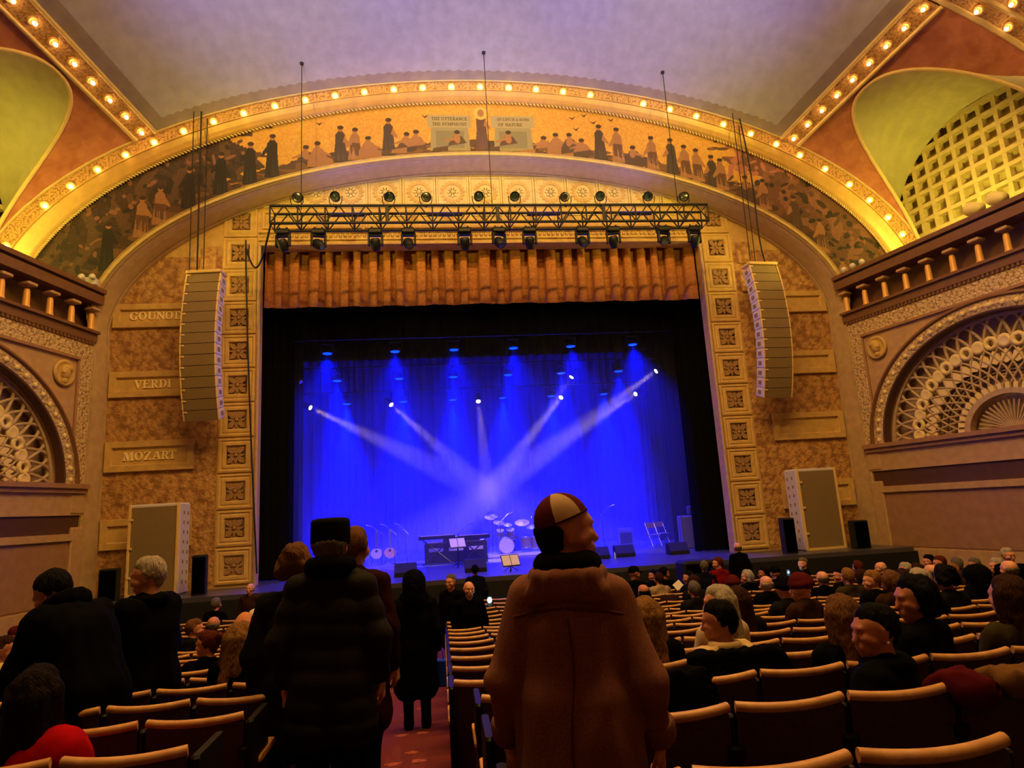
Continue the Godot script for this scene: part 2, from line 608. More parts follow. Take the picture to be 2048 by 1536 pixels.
func proscenium() -> void:
	var wall := struct("wall_stage", "golden plaster wall with square panels and name tablets round the stage opening")
	var W := 7.15
	var top := 10.18
	# plain wall over the opening and in the upper corners, arabesque below, each with thickness
	var xs := []
	for k in 61:
		xs.append(-11.4 + 22.8 * k / 60.0)
	xs.append_array([-W, W, -8.24, 8.24])
	xs.sort()
	var plain := MB.new()
	var ara := MB.new()
	for k in xs.size() - 1:
		var a: float = xs[k]
		var b: float = xs[k + 1]
		var m := (a + b) * 0.5
		var ya := ell(7.3, 11.5, 5.5, a)
		var yb := ell(7.3, 11.5, 5.5, b)
		var lo := top if absf(m) < W else 0.0
		var mid := 9.85 if absf(m) > 8.24 else lo
		if mid > lo:
			ara.quad(Vector3(a, lo, 0), Vector3(a, minf(mid, ya), 0), Vector3(b, minf(mid, yb), 0), Vector3(b, lo, 0))
		if ya > mid or yb > mid:
			plain.quad(Vector3(a, mid, 0), Vector3(a, maxf(ya, mid), 0), Vector3(b, maxf(yb, mid), 0), Vector3(b, mid, 0))
		plain.quad(Vector3(b, lo, -0.5), Vector3(b, yb + 1.0, -0.5), Vector3(a, ya + 1.0, -0.5), Vector3(a, lo, -0.5))
	for s in [-1.0, 1.0]:
		plain.quad(Vector3(s * W, 0, -0.5), Vector3(s * W, top, -0.5), Vector3(s * W, top, 0), Vector3(s * W, 0, 0))
	plain.quad(Vector3(-W, top, 0), Vector3(W, top, 0), Vector3(W, top, -0.5), Vector3(-W, top, -0.5))
	put(plain.done(), "plaster_face", M.plaster, wall)
	put(ara.done(), "arabesque_field", M.arabesque, wall)
	# square panels up both sides of the opening
	var sq := square_panel()
	for s in [-1.0, 1.0]:
		for k in range(-1, 10):
			var yc := 10.464 - 1.039 * (k + 0.5)
			if yc < 0.4: continue
			var xf := Transform3D(Basis.IDENTITY, Vector3(s * 7.70, yc, 0.0))
			var pn := put(sq[0], "square_panel", M.plaster, wall, xf)
			put(sq[1], "panel_relief", M.relief_dark, pn)
	# rosette panels over the opening
	var ro := rosette_panel()
	for k in range(-6, 7):
		var xf := Transform3D(Basis.IDENTITY, Vector3(1.085 * k, 11.98, 0.0))
		var pn := put(ro[0], "rosette_panel", M.cream, wall, xf)
		put(ro[1], "rosette", M.cream, pn)
		put(ro[2], "wreath", M.plaster, pn)
	for k in range(-4, 5):
		var pn := put(frame_mesh(1.5, 0.62, 0.09, 0.05), "header_panel", M.plaster, wall, Transform3D(Basis.IDENTITY, Vector3(1.58 * k, 11.05, 0)))
		put(frame_mesh(1.1, 0.3, 0.05, 0.04), "inner_frame", M.cream, pn)
	# egg moulding and fillets just above the opening
	var eggs := MB.new()
	for k in 96:
		eggs.ball(Vector3(-7.05 + 14.1 * k / 95.0, 10.5, 0.03), Vector3(0.05, 0.06, 0.04), 6, 4)
	var eg := put(eggs.done(), "egg_moulding", M.plaster, wall)
	tag(eg, "row of small plaster eggs over the opening", "", "", "stuff")
	var fil := MB.new()
	fil.box(Vector3(0, 10.64, 0.02), Vector3(14.3, 0.07, 0.1))
	fil.box(Vector3(0, 10.38, 0.02), Vector3(14.3, 0.06, 0.08))
	fil.box(Vector3(0, 10.22, 0.02), Vector3(14.3, 0.09, 0.12))
	put(fil.done(), "fillet_moulding", M.plaster, wall)
	# pale bead round the opening
	for s in [-1.0, 1.0]:
		put(MB.new().tube([Vector3(s * 7.13, 0, 0.02), Vector3(s * 7.13, 10.2, 0.02)], 0.05, 8).done(), "jamb_bead", M.pearl, wall)
	# tablets with composers' names, three to a side, and a blank one low down
	var names := [["GOUNOD", "VERDI", "MOZART", ""], ["", "", "", ""]]
	var ys := [[8.36, 7.62], [6.30, 5.52], [4.25, 3.37], [2.06, 1.22]]
	for si in 2:
		var s := -1.0 if si == 0 else 1.0
		for k in 4:
			var yc: float = (ys[k][0] + ys[k][1]) * 0.5
			var h: float = ys[k][0] - ys[k][1]
			var tb := put(tablet_mesh(2.42, h), "name_tablet", M.plaster, wall, Transform3D(Basis.IDENTITY, Vector3(s * 10.07, yc, 0)))
			if names[si][k]:
				var tm := TextMesh.new()
				var f := SystemFont.new()
				f.font_names = PackedStringArray(["Droid Serif"])
				f.font_weight = 700
				tm.font = f
				tm.text = names[si][k]
				tm.font_size = 26
				tm.pixel_size = 0.0125
				tm.depth = 0.03
				tm.curve_step = 1.5
				put(tm, "lettering", mat(Color(1.0, 0.93, 0.68), 0.3), tb, Transform3D(Basis.IDENTITY, Vector3(0.0, -0.01, 0.035)))
	# small relief plaques between the columns of panels and the tablets
	for s in [-1.0, 1.0]:
		for y in [9.75, 8.75]:
			var mb := MB.new()
			mb.bevel_box(Vector3.ZERO, Vector3(0.5, 0.75, 0.1), 0.04)
			put(mb.done(), "relief_plaque", M.arabesque, wall, Transform3D(Basis.IDENTITY, Vector3(s * 8.62, y, 0.03)))
	# the arch moulding that frames the wall, painted band, pearl cove and bead
	var inner := arch_path(7.3, 11.36, 5.3, 11.32)
	var outer := arch_path(7.6, 11.64, 5.34, 11.43)
	var trim := struct("trim_1", "cream and pearl arch moulding framing the stage wall")
	put(strip_between(inner, outer, [[0.0, 0.0], [0.02, 0.1], [0.07, 0.14], [0.12, 0.1], [0.13, 0.14]]), "inner_bead", M.pearl, trim)
	put(strip_between(inner, outer, [[0.13, 0.14], [0.2, 0.3], [0.32, 0.5], [0.46, 0.66], [0.54, 0.72]]), "pearl_cove", M.pearl, trim)
	put(strip_between(inner, outer, [[0.54, 0.72], [0.55, 0.8], [0.59, 0.82], [0.62, 0.76], [0.63, 0.8]]), "middle_bead", M.pearl, trim)
	put(strip_between(inner, outer, [[0.63, 0.8], [0.66, 0.88], [0.72, 0.86], [0.96, 0.84], [0.97, 0.88], [1.0, 0.88], [1.02, 0.78]]), "cream_band", M.cream, trim)
	mural(outer)
	outer_arch()


func square_panel() -> Array:
	var f := MB.new()
	ring_steps(f, [[0.5, 0.0], [0.495, 0.05], [0.44, 0.06], [0.4, 0.03], [0.36, 0.05], [0.29, 0.05], [0.26, 0.0]])
	var r := MB.new()
	for k in 4:
		var t := Transform3D(Basis(Vector3.BACK, PI / 2 * k), Vector3.ZERO)
		r.prism(PackedVector2Array([Vector2(0.04, 0.04), Vector2(0.05, 0.15), Vector2(0.12, 0.23), Vector2(0.24, 0.24), Vector2(0.22, 0.12), Vector2(0.14, 0.05)]), 0.045, t)
		r.prism(PackedVector2Array([Vector2(0.05, 0.0), Vector2(0.1, 0.05), Vector2(0.2, 0.03), Vector2(0.25, 0.0), Vector2(0.2, -0.03), Vector2(0.1, -0.05)]), 0.03, t)
	r.ball(Vector3(0, 0, 0.02), Vector3(0.06, 0.06, 0.04), 10, 6)
	return [f.done(), r.done()]


func ring_steps(mb: MB, steps: Array, w := 1.0, h := 1.0) -> void:   # concentric square frames: [half side, z]; closed in the middle
	for k in steps.size() - 1:
		var a: Array = steps[k]
		var b: Array = steps[k + 1]
		for q in 4:
			var c0 := Vector2(1, 1).rotated(PI / 2 * q)
			var c1 := Vector2(1, 1).rotated(PI / 2 * (q + 1))
			var s := Vector2(w, h)
			mb.quad(v3(c0 * a[0] * s, a[1]), v3(c0 * b[0] * s, b[1]), v3(c1 * b[0] * s, b[1]), v3(c1 * a[0] * s, a[1]))
	var l: Array = steps[-1]
	mb.quad(Vector3(-l[0] * w, -l[0] * h, l[1]), Vector3(-l[0] * w, l[0] * h, l[1]), Vector3(l[0] * w, l[0] * h, l[1]), Vector3(l[0] * w, -l[0] * h, l[1]))


func v3(p: Vector2, z: float) -> Vector3:
	return Vector3(p.x, p.y, z)


func rosette_panel() -> Array:
	var f := MB.new()
	ring_steps(f, [[0.53, 0.0], [0.525, 0.05], [0.48, 0.05], [0.46, 0.01]])
	var fl := MB.new()
	for k in 8:
		var t := Transform3D(Basis(Vector3.BACK, TAU / 8 * k), Vector3.ZERO)
		fl.prism(PackedVector2Array([Vector2(0.02, -0.03), Vector2(0.14, -0.065), Vector2(0.2, 0.0), Vector2(0.14, 0.065), Vector2(0.02, 0.03)]), 0.05, t)
	fl.ball(Vector3(0, 0, 0.05), Vector3(0.07, 0.07, 0.04), 10, 6)
	var wr := MB.new()
	for k in 18:
		var t := Transform3D(Basis(Vector3.BACK, TAU / 18 * k), Vector3.ZERO)
		wr.prism(PackedVector2Array([Vector2(0.26, -0.05), Vector2(0.34, -0.06), Vector2(0.41, 0.03), Vector2(0.34, 0.06), Vector2(0.27, 0.04)]), 0.035, t)
	return [f.done(), fl.done(), wr.done()]


func frame_mesh(w: float, h: float, b: float, d: float) -> ArrayMesh:
	var mb := MB.new()
	for s in [-1.0, 1.0]:
		mb.bevel_box(Vector3(s * (w - b) * 0.5, 0, d * 0.5), Vector3(b, h, d), 0.012)
		mb.box(Vector3(0, s * (h - b) * 0.5, d * 0.5), Vector3(w - 2 * b, b, d * 0.96))
	return mb.done()


func tablet_mesh(w: float, h: float) -> ArrayMesh:
	var mb := MB.new()
	var o := [[1.0, 0.0], [0.995, 0.09], [0.9, 0.09], [0.885, 0.02]]
	for k in o.size() - 1:
		for q in 4:
			var c := [Vector2(1, 1), Vector2(-1, 1), Vector2(-1, -1), Vector2(1, -1)]
			var ins := [(1.0 - o[k][0]) * 1.8, (1.0 - o[k + 1][0]) * 1.8]
			var pa := [Vector2(w * 0.5 - ins[0], h * 0.5 - ins[0]), Vector2(w * 0.5 - ins[1], h * 0.5 - ins[1])]
			var c0: Vector2 = c[q]
			var c1: Vector2 = c[(q + 1) % 4]
			mb.quad(v3(c0 * pa[0], o[k][1]), v3(c0 * pa[1], o[k + 1][1]), v3(c1 * pa[1], o[k + 1][1]), v3(c1 * pa[0], o[k][1]))
	var i := 0.115 * 1.8
	var x := w * 0.5 - i
	var y := h * 0.5 - i
	mb.quad(Vector3(-x, -y, 0.02), Vector3(-x, y, 0.02), Vector3(x, y, 0.02), Vector3(x, -y, 0.02))
	return mb.done()


func outer_arch() -> void:
	var trim := struct("trim_2", "golden outer arch band with a row of lamps")
	var lo := PackedVector2Array()
	var hi := PackedVector2Array()
	for k in 73:
		var th := deg_to_rad(2.0) + (PI - deg_to_rad(4.0)) * k / 72.0
		lo.append(Vector2(13.6 * cos(th), 7.62 + 7.05 * sin(th)))
		hi.append(Vector2(14.55 * cos(th), 8.0 + 7.25 * sin(th)))
	put(strip_between(lo, hi, [[0.05, 0.82], [0.06, 0.9], [0.12, 0.94], [0.14, 0.9], [0.3, 0.98], [0.5, 1.06], [0.52, 1.1], [0.56, 1.1]]), "smooth_band", M.gold, trim)
	put(strip_between(lo, hi, [[0.56, 1.1], [0.57, 1.07], [0.94, 1.13], [0.95, 1.16]]), "ornament_strip", M.strip, trim)
	put(strip_between(lo, hi, [[0.95, 1.16], [0.96, 1.2], [1.0, 1.21], [1.01, 1.15]]), "outer_bead", M.cream, trim)
	# the twisted rope along the painting's upper edge
	var mb := MB.new()
	for k in 330:
		var th := deg_to_rad(5.0) + deg_to_rad(170.0) * k / 329.0
		var c := Vector3(13.62 * cos(th), 7.62 + 7.07 * sin(th), 0.86)
		var tan_ := Vector3(-13.62 * sin(th), 7.07 * cos(th), 0).normalized()
		var up := tan_.cross(Vector3.BACK)
		mb.tube([c - tan_ * 0.045 - up * 0.05, c + tan_ * 0.045 + up * 0.05], [0.03, 0.03], 5)
	var rope := put(mb.done(), "rope_moulding", M.cream, trim)
	tag(rope, "white twisted rope moulding", "", "", "stuff")


func mural(outer: PackedVector2Array) -> void:
	# a painted frieze: a plain procession of robed figures between woods and meadow, with two lettered tablets in the middle
	var W := 2048
	var H := 512
	var X0 := -13.75
	var PX := 2048.0 / 27.5
	var Y1 := 15.0
	var im := Image.create(W, H, false, Image.FORMAT_RGB8)
	var r := RandomNumberGenerator.new()
	r.seed = 77
	for x in range(0, W, 4):
		var wx := X0 + x / PX
		for y in range(0, H, 4):
			var wy := Y1 - y / PX
			var c := Color(0.8, 0.63, 0.26).lerp(Color(0.76, 0.56, 0.22), r.randf())
			# the painted woods at both ends: trunks and leaves with their own outline
			if wx < -7.3 + 0.5 * sin(wy * 5.1) + 0.25 * sin(wy * 13.0 + wx * 4.0):
				c = Color(0.24, 0.17, 0.12) if sin(wx * 7.0 + 2.0 * sin(wy * 2.3)) > -0.4 else Color(0.33, 0.24, 0.17)
			elif wx > 8.7 + 0.6 * sin(wy * 4.3) + 0.25 * sin(wy * 11.0 + wx * 5.0):
				c = Color(0.4, 0.27, 0.19) if sin(wx * 6.0 + 2.0 * sin(wy * 2.9)) > -0.3 else Color(0.5, 0.34, 0.25)
			var d := r.randf_range(-0.025, 0.025)
			im.fill_rect(Rect2i(x, y, 4, 4), Color(c.r + d, c.g + d, c.b + d))
	var px := func(wx: float, wy: float) -> Vector2: return Vector2((wx - X0) * PX, (Y1 - wy) * PX)
	# leaves and blossom in the dark ends
	for k in 900:
		var wx := r.randf_range(7.4, 13.5) * (-1.0 if r.randf() < 0.5 else 1.0)
		var wy := r.randf_range(8.6, 14.2)
		var tone: Color = [Color(0.15, 0.13, 0.09), Color(0.34, 0.24, 0.16), Color(0.2, 0.16, 0.1), Color(0.5, 0.34, 0.26)][r.randi_range(0, 3)]
		if wx > 8.0 and wy > 12.2: tone = Color(0.66, 0.42, 0.34)
		ellipse_fill(im, px.call(wx, wy), Vector2(r.randf_range(4, 16), r.randf_range(3, 8)), tone, r.randf() * PI)
	# ground line
	for k in 700:
		var wx := r.randf_range(-12.0, 12.0)
		var gy := ell(7.6, 11.64, 5.34, clampf(wx, -11.6, 11.6)) + r.randf_range(0.0, 0.35)
		ellipse_fill(im, px.call(wx, gy), Vector2(r.randf_range(8, 26), r.randf_range(3, 9)), [Color(0.33, 0.22, 0.12), Color(0.26, 0.18, 0.12), Color(0.42, 0.3, 0.18)][r.randi_range(0, 2)], r.randf_range(-0.3, 0.3))
	# tablets
	for s in [-1.0, 1.0]:
		var cx: float = s * 1.02 - 0.1
		var y0 := 13.0
		poly_fill(im, PackedVector2Array([px.call(cx - 0.64, y0), px.call(cx - 0.58, 13.95), px.call(cx + 0.58, 13.95), px.call(cx + 0.64, y0)]), Color(0.56, 0.53, 0.4))
		poly_fill(im, PackedVector2Array([px.call(cx - 0.7, 13.82), px.call(cx - 0.7, 14.25), px.call(cx + 0.7, 14.25), px.call(cx + 0.7, 13.82)]), Color(0.62, 0.58, 0.44))
		poly_fill(im, PackedVector2Array([px.call(cx - 0.45, 13.1), px.call(cx - 0.45, 13.7), px.call(cx + 0.45, 13.7), px.call(cx + 0.45, 13.1)]), Color(0.48, 0.46, 0.35))
	# figures: [x, height above the ground, robe, skin shows, kind]
	var fig := [[-11.2, 1.5, 0], [-10.3, 1.3, 2], [-9.8, 1.25, 2], [-9.0, 1.35, 0], [-8.1, 1.4, 0], [-7.25, 1.4, 0], [-6.6, 1.45, 0], [-5.6, 0.8, 3], [-5.25, 0.85, 2], [-4.55, 1.25, 1], [-4.1, 1.1, 2], [-3.7, 0.75, 2], [-3.06, 1.3, 1], [-2.5, 0.75, 3], [-2.2, 0.8, 2],
		[-0.9, 0.72, 3], [-0.1, 1.45, 4], [0.75, 0.72, 3], [1.9, 0.6, 2], [2.3, 0.75, 2], [2.75, 0.8, 3], [3.15, 0.65, 2], [3.76, 1.25, 1], [4.35, 1.25, 2], [4.85, 0.7, 3], [5.5, 1.2, 2], [6.15, 1.3, 1], [6.6, 1.2, 2], [7.0, 1.2, 2], [7.5, 1.15, 1], [7.8, 1.15, 2], [8.6, 0.9, 3], [9.2, 1.1, 2], [10.2, 1.2, 3], [11.0, 1.2, 2], [11.6, 1.1, 2]]
	for f in fig:
		var gx: float = f[0]
		var gy := ell(7.6, 11.64, 5.34, clampf(gx, -11.6, 11.6)) + 0.06
		painted_figure(im, px, gx, gy, f[1], f[2], r)
	# a few birds
	for q in [[-5.2, 13.9], [2.9, 14.2], [3.3, 14.3], [3.6, 14.05], [4.2, 14.15], [3.0, 13.8], [-1.9, 14.2]]:
		var c: Vector2 = px.call(q[0], q[1])
		poly_fill(im, PackedVector2Array([c + Vector2(-9, -4), c + Vector2(0, 0), c + Vector2(9, -5), c + Vector2(1, 5)]), Color(0.28, 0.16, 0.1))
	var m := mat(Color(1, 1, 1), 0.55)
	m.albedo_texture = ImageTexture.create_from_image(im)
	m.texture_repeat = false
	var mb := MB.new()
	var rows := []
	var uv := []
	for v in 5:
		var row := PackedVector3Array()
		var u := []
		for k in 73:
			var th := deg_to_rad(9.0) + (PI - deg_to_rad(18.0)) * k / 72.0
			var a := Vector2(11.5 * cos(th), 7.6 + 5.3 * sin(th))
			var b := Vector2(13.7 * cos(th), 7.62 + 7.15 * sin(th))
			var p := a.lerp(b, v / 4.0)
			row.append(Vector3(p.x, p.y, 0.8))
			u.append(Vector2((p.x - X0) / 27.5, (Y1 - p.y) / (H / PX)))
		rows.append(row)
		uv.append(u)
	mb.grid(rows, false, true, uv)
	var o := put(mb.done(), "mural_painting", m)
	tag(o, "arched painted frieze of robed figures on gold above the stage wall", "painting")
	# the lettering of the two tablets
	for q in [["THE UTTERANCE", -1.12, 14.12], ["THE SYMPHONY", -1.12, 13.93], ["OF LIFE IS A SONG", 0.95, 14.12], ["OF NATURE", 0.85, 13.93]]:
		var tm := TextMesh.new()
		var f := SystemFont.new()
		f.font_names = PackedStringArray(["Droid Serif"])
		tm.font = f
		tm.text = q[0]
		tm.font_size = 18
		tm.pixel_size = 0.0078 if q[0].length() < 15 else 0.0066
		tm.depth = 0.004
		tm.curve_step = 2.0
		put(tm, "painted_lettering", mat(Color(0.22, 0.17, 0.08), 0.6), o, Transform3D(Basis.IDENTITY, Vector3(q[1], q[2], 0.804)))


func painted_figure(im: Image, px: Callable, gx: float, gy: float, h: float, kind: int, r: RandomNumberGenerator) -> void:
	var skin := Color(0.6, 0.42, 0.26)
	var robe: Color = [Color(0.12, 0.1, 0.08), Color(0.24, 0.19, 0.16), Color(0.58, 0.41, 0.26), Color(0.3, 0.22, 0.18), Color(0.34, 0.23, 0.22)][kind]
	var top: float = gy + h
	var hw := 0.13
	if h < 1.0:
		# seated or reclining
		var dir := 1.0 if r.randf() < 0.5 else -1.0
		poly_fill(im, PackedVector2Array([px.call(gx - 0.3, gy), px.call(gx - 0.28, gy + h * 0.35), px.call(gx - 0.1, gy + h * 0.75), px.call(gx + 0.16, gy + h * 0.72), px.call(gx + 0.3, gy + h * 0.4), px.call(gx + dir * 0.75, gy + h * 0.15), px.call(gx + dir * 0.8, gy)]), robe)
		ellipse_fill(im, px.call(gx, gy + h * 0.62), Vector2(8, 13), skin, 0.2 * dir)
		poly_fill(im, PackedVector2Array([px.call(gx + dir * 0.08, gy + h * 0.7), px.call(gx + dir * 0.4, gy + h * 0.5), px.call(gx + dir * 0.42, gy + h * 0.42), px.call(gx + dir * 0.05, gy + h * 0.55)]), skin)
	else:
		poly_fill(im, PackedVector2Array([px.call(gx - hw * 1.7, gy), px.call(gx - hw * 1.2, gy + h * 0.5), px.call(gx - hw * 1.15, top - 0.3), px.call(gx - 0.06, top - 0.18), px.call(gx + 0.06, top - 0.18), px.call(gx + hw * 1.15, top - 0.3), px.call(gx + hw * 1.25, gy + h * 0.5), px.call(gx + hw * 1.7, gy)]), robe)
		if kind == 2:
			poly_fill(im, PackedVector2Array([px.call(gx - hw, gy + h * 0.2), px.call(gx - hw * 1.2, gy + h * 0.55), px.call(gx + hw * 1.2, gy + h * 0.52), px.call(gx + hw * 1.4, gy + h * 0.1)]), Color(0.36, 0.24, 0.16))
		var s := 1.0 if r.randf() < 0.5 else -1.0
		poly_fill(im, PackedVector2Array([px.call(gx + s * hw, top - 0.34), px.call(gx + s * hw * 2.3, top - 0.62), px.call(gx + s * hw * 2.1, top - 0.7), px.call(gx + s * hw * 0.6, top - 0.55)]), skin if kind != 0 else robe)
		for q in 4:
			var fx := gx + r.randf_range(-hw, hw)
			poly_fill(im, PackedVector2Array([px.call(fx, gy + 0.05), px.call(fx + 0.02, gy + h * 0.45), px.call(fx + 0.05, gy + 0.05)]), robe.lightened(0.07))
	ellipse_fill(im, px.call(gx, top - 0.1), Vector2(6.0, 7.5), skin)
	ellipse_fill(im, px.call(gx + 0.01, top - 0.05), Vector2(7.0, 5.0), Color(0.2, 0.13, 0.09))
	if kind == 4:
		ellipse_fill(im, px.call(gx, top - 0.12), Vector2(17, 17), Color(0.8, 0.68, 0.34))
		ellipse_fill(im, px.call(gx, top - 0.11), Vector2(8, 10), skin)


# ---------------------------------------------------------------- side walls; local axes: x along the wall towards the audience, y up, z into the room
func wall_frame(s: float) -> Transform3D:
	var along := Vector3(s * sin(SPLAY), 0, cos(SPLAY))
	var into := Vector3(-s * cos(SPLAY), 0, sin(SPLAY))
	return Transform3D(Basis(along, Vector3.UP, into), Vector3(s * WALL_X, 0, 0))


func side_wall(s: float) -> void:
	var wall := struct("wall_left" if s < 0 else "wall_right", "%s side wall with pierced fan lunette, arcaded cornice and plain dado" % ("painted" if s < 0 else "gilded"))
	var F := wall_frame(s)
	var L := 26.5
	var S0 := 0.78
	var C := Vector2(5.08, 2.98)      # centre of the lunette
	# flat wall with the lunette cut out
	var poly := PackedVector2Array()
	poly.append(Vector2(S0, -2.0))
	poly.append(Vector2(S0, 7.3))
	poly.append(Vector2(L, 7.3))
	poly.append(Vector2(L, -2.0))
	poly.append(Vector2(C.x, -2.0))
	poly.append(Vector2(C.x + 0.001, C.y))
	for k in 41:
		var a := PI * k / 40.0
		poly.append(C + Vector2(cos(a) * 3.5, sin(a) * 2.98))
	poly.append(Vector2(C.x - 0.001, C.y))
	poly.append(Vector2(C.x - 0.002, -2.0))
	var mb := MB.new()
	mb.prism(poly, 0.5, F * Transform3D(Basis.IDENTITY, Vector3(0, 0, -0.5)))
	put(mb.done(), "wall_field", M.wall_paint, wall)
	var box := func(called: String, m: Material, x0: float, x1: float, y0: float, y1: float, z0: float, z1: float) -> MeshInstance3D:
		return put(MB.new().bevel_box(Vector3((x0 + x1) / 2, (y0 + y1) / 2, (z0 + z1) / 2), Vector3(x1 - x0, y1 - y0, z1 - z0), minf(0.03, (y1 - y0) * 0.2)).done(), called, m, wall, F)
	# cornice, arcade and friezes
	box.call("cornice_ledge", M.brown, S0 - 0.1, L, 8.42, 8.55, -3.6, 0.26)
	box.call("cornice_fillet", M.brown_dark, S0 - 0.1, L, 8.36, 8.42, -0.4, 0.16)
	box.call("cornice_fascia", M.brown, S0 - 0.1, L, 8.1, 8.36, -0.4, 0.2)
	box.call("arcade_back", M.brown, S0 - 0.1, L, 7.3, 8.1, -0.55, -0.4)
	box.call("arcade_ledge", M.brown, S0 - 0.1, L, 7.24, 7.32, -0.5, 0.14)
	box.call("arcade_fascia", M.brown, S0 - 0.1, L, 7.0, 7.24, -0.1, 0.06)
	box.call("dentil_bed", M.brown_dark, S0, L, 6.88, 7.0, -0.1, 0.03)
	var corb := MB.new()
	var prof := [[0.075, 0.0], [0.1, 0.02], [0.1, 0.06], [0.085, 0.08], [0.075, 0.42], [0.06, 0.5], [0.0, 0.52]]
	corb.lathe([[0.0, 0.0]] + prof, 12)
	var cap := MB.new()
	cap.bevel_box(Vector3(0, 0.56, 0.02), Vector3(0.3, 0.09, 0.3), 0.02)
	var corb_m := corb.done()
	var cap_m := cap.done()
	for k in 11:
		var x := 0.9 + 0.72 * k
		var c := put(corb_m, "arcade_column", M.corbel, wall, F * Transform3D(Basis.IDENTITY, Vector3(x, 7.32, -0.02)))
		put(cap_m, "capital", M.wall_paint, c, Transform3D(Basis.IDENTITY, Vector3(0, 0.06, 0)))
	mb = MB.new()
	for k in 70:
		mb.box(Vector3(S0 + 0.1 + 0.125 * k, 6.94, 0.05), Vector3(0.065, 0.09, 0.06))
	var den := put(mb.done(), "dentil_row", M.brown, wall, F)
	tag(den, "row of small dentils", "", "", "stuff")
	# ornamented frieze, side border and the ring round the lunette
	box.call("ornament_frieze", M.ornament, S0 + 0.05, 9.4, 6.46, 6.88, -0.1, 0.05)
	box.call("ornament_border", M.ornament, S0 + 0.05, S0 + 0.48, 3.05, 6.46, -0.1, 0.05)
	box.call("frieze_fillet", M.wall_pink, S0 + 0.48, 9.4, 6.38, 6.46, -0.1, 0.08)
	box.call("border_fillet", M.wall_pink, S0 + 0.48, S0 + 0.55, 3.05, 6.38, -0.1, 0.08)
	var ring := func(called: String, m: Material, prof_: Array) -> void:
		var g := MB.new()
		for q in prof_.size() - 1:
			var rows := []
			for e in [prof_[q], prof_[q + 1]]:
				var row := PackedVector3Array()
				for k in 49:
					var a := PI * k / 48.0
					row.append(F * Vector3(C.x + cos(a) * e[0], C.y + sin(a) * e[0] * 0.855, e[1]))
				rows.append(row)
			g.grid(rows, false, s > 0)
		put(g.done(), called, m, wall)
	ring.call("outer_ring", M.brown, [[4.02, 0.0], [4.02, 0.1], [3.94, 0.13], [3.9, 0.06]])
	ring.call("ornament_ring", M.ornament, [[3.9, 0.06], [3.72, 0.1], [3.56, 0.06]])
	ring.call("inner_ring", M.brown_dark, [[3.56, 0.06], [3.55, 0.1], [3.5, 0.09], [3.46, -0.12]])
	# bead studs along the ornament ring
	var stud := MB.new().ball(Vector3.ZERO, Vector3(0.07, 0.07, 0.05), 8, 5).done()
	for k in 34:
		var a := PI * (k + 0.5) / 34.0
		put(stud, "ring_stud", M.gilt, wall, F * Transform3D(Basis.IDENTITY, Vector3(C.x + cos(a) * 3.72, C.y + sin(a) * 3.72 * 0.855, 0.09)))
	# head medallion in the spandrel
	var med := MB.new()
	var mx := 1.78
	var my := 5.92
	med.lathe([[0.34, 0.0], [0.36, 0.05], [0.3, 0.08], [0.28, 0.04], [0.0, 0.04]], 24, Transform3D(Basis(Vector3.RIGHT, PI / 2), Vector3.ZERO))
	var mo := put(med.done(), "medallion", M.plaster, wall, F * Transform3D(Basis.IDENTITY, Vector3(mx, my, 0.02)))
	var hd := MB.new()
	hd.ball(Vector3(0, 0.02, 0.05), Vector3(0.15, 0.2, 0.12), 12, 8)
	hd.ball(Vector3(0.1, 0.0, 0.1), Vector3(0.05, 0.05, 0.06), 8, 6)
	hd.ball(Vector3(-0.05, 0.12, 0.06), Vector3(0.17, 0.12, 0.12), 10, 6)
	hd.ball(Vector3(0, -0.2, 0.04), Vector3(0.1, 0.1, 0.08), 8, 6)
	put(hd.done(), "relief_head", M.plaster, mo)
	fan_lunette(wall, F, C, s)
	# sill, fascia, dark soffit and the plain dado below
	box.call("lunette_sill", M.wall_pink, S0, L, 2.9, 3.02, -0.5, 0.22)
	box.call("sill_fascia", M.wall_pink, S0, L, 2.78, 2.9, -0.1, 0.15)
	box.call("upper_fascia", M.wall_paint, S0, L, 2.21, 2.78, -0.1, 0.06)
	box.call("recess_band", M.brown_dark, S0, L, 1.74, 2.21, -0.1, 0.012)
	box.call("dado_rail", M.wall_paint, S0 + 0.3, L, 1.56, 1.74, -0.1, 0.1)
	box.call("dado_field", M.wall_pink, S0 + 0.42, L, 0.0, 1.56, -0.1, 0.03)
	box.call("dado_stile", M.wall_paint, S0, S0 + 0.42, -0.5, 1.9, -0.1, 0.09)
	box.call("dado_base", M.wall_paint, S0, L, -0.5, -0.06, -0.1, 0.08)
	box.call("fascia_stile", M.wall_paint, S0, S0 + 0.5, 2.25, 2.76, -0.1, 0.085)
	# a black rail in front of the base of the wall
	var rail := put(MB.new().bevel_box(Vector3((1.3 + 16.0) / 2, -0.98, 0.34), Vector3(14.7, 0.95, 0.12), 0.03, F).done(), "side_rail", M.black)
	tag(rail, "black draped rail along the base of the %s wall" % ("painted" if s < 0 else "gilded"), "rail")


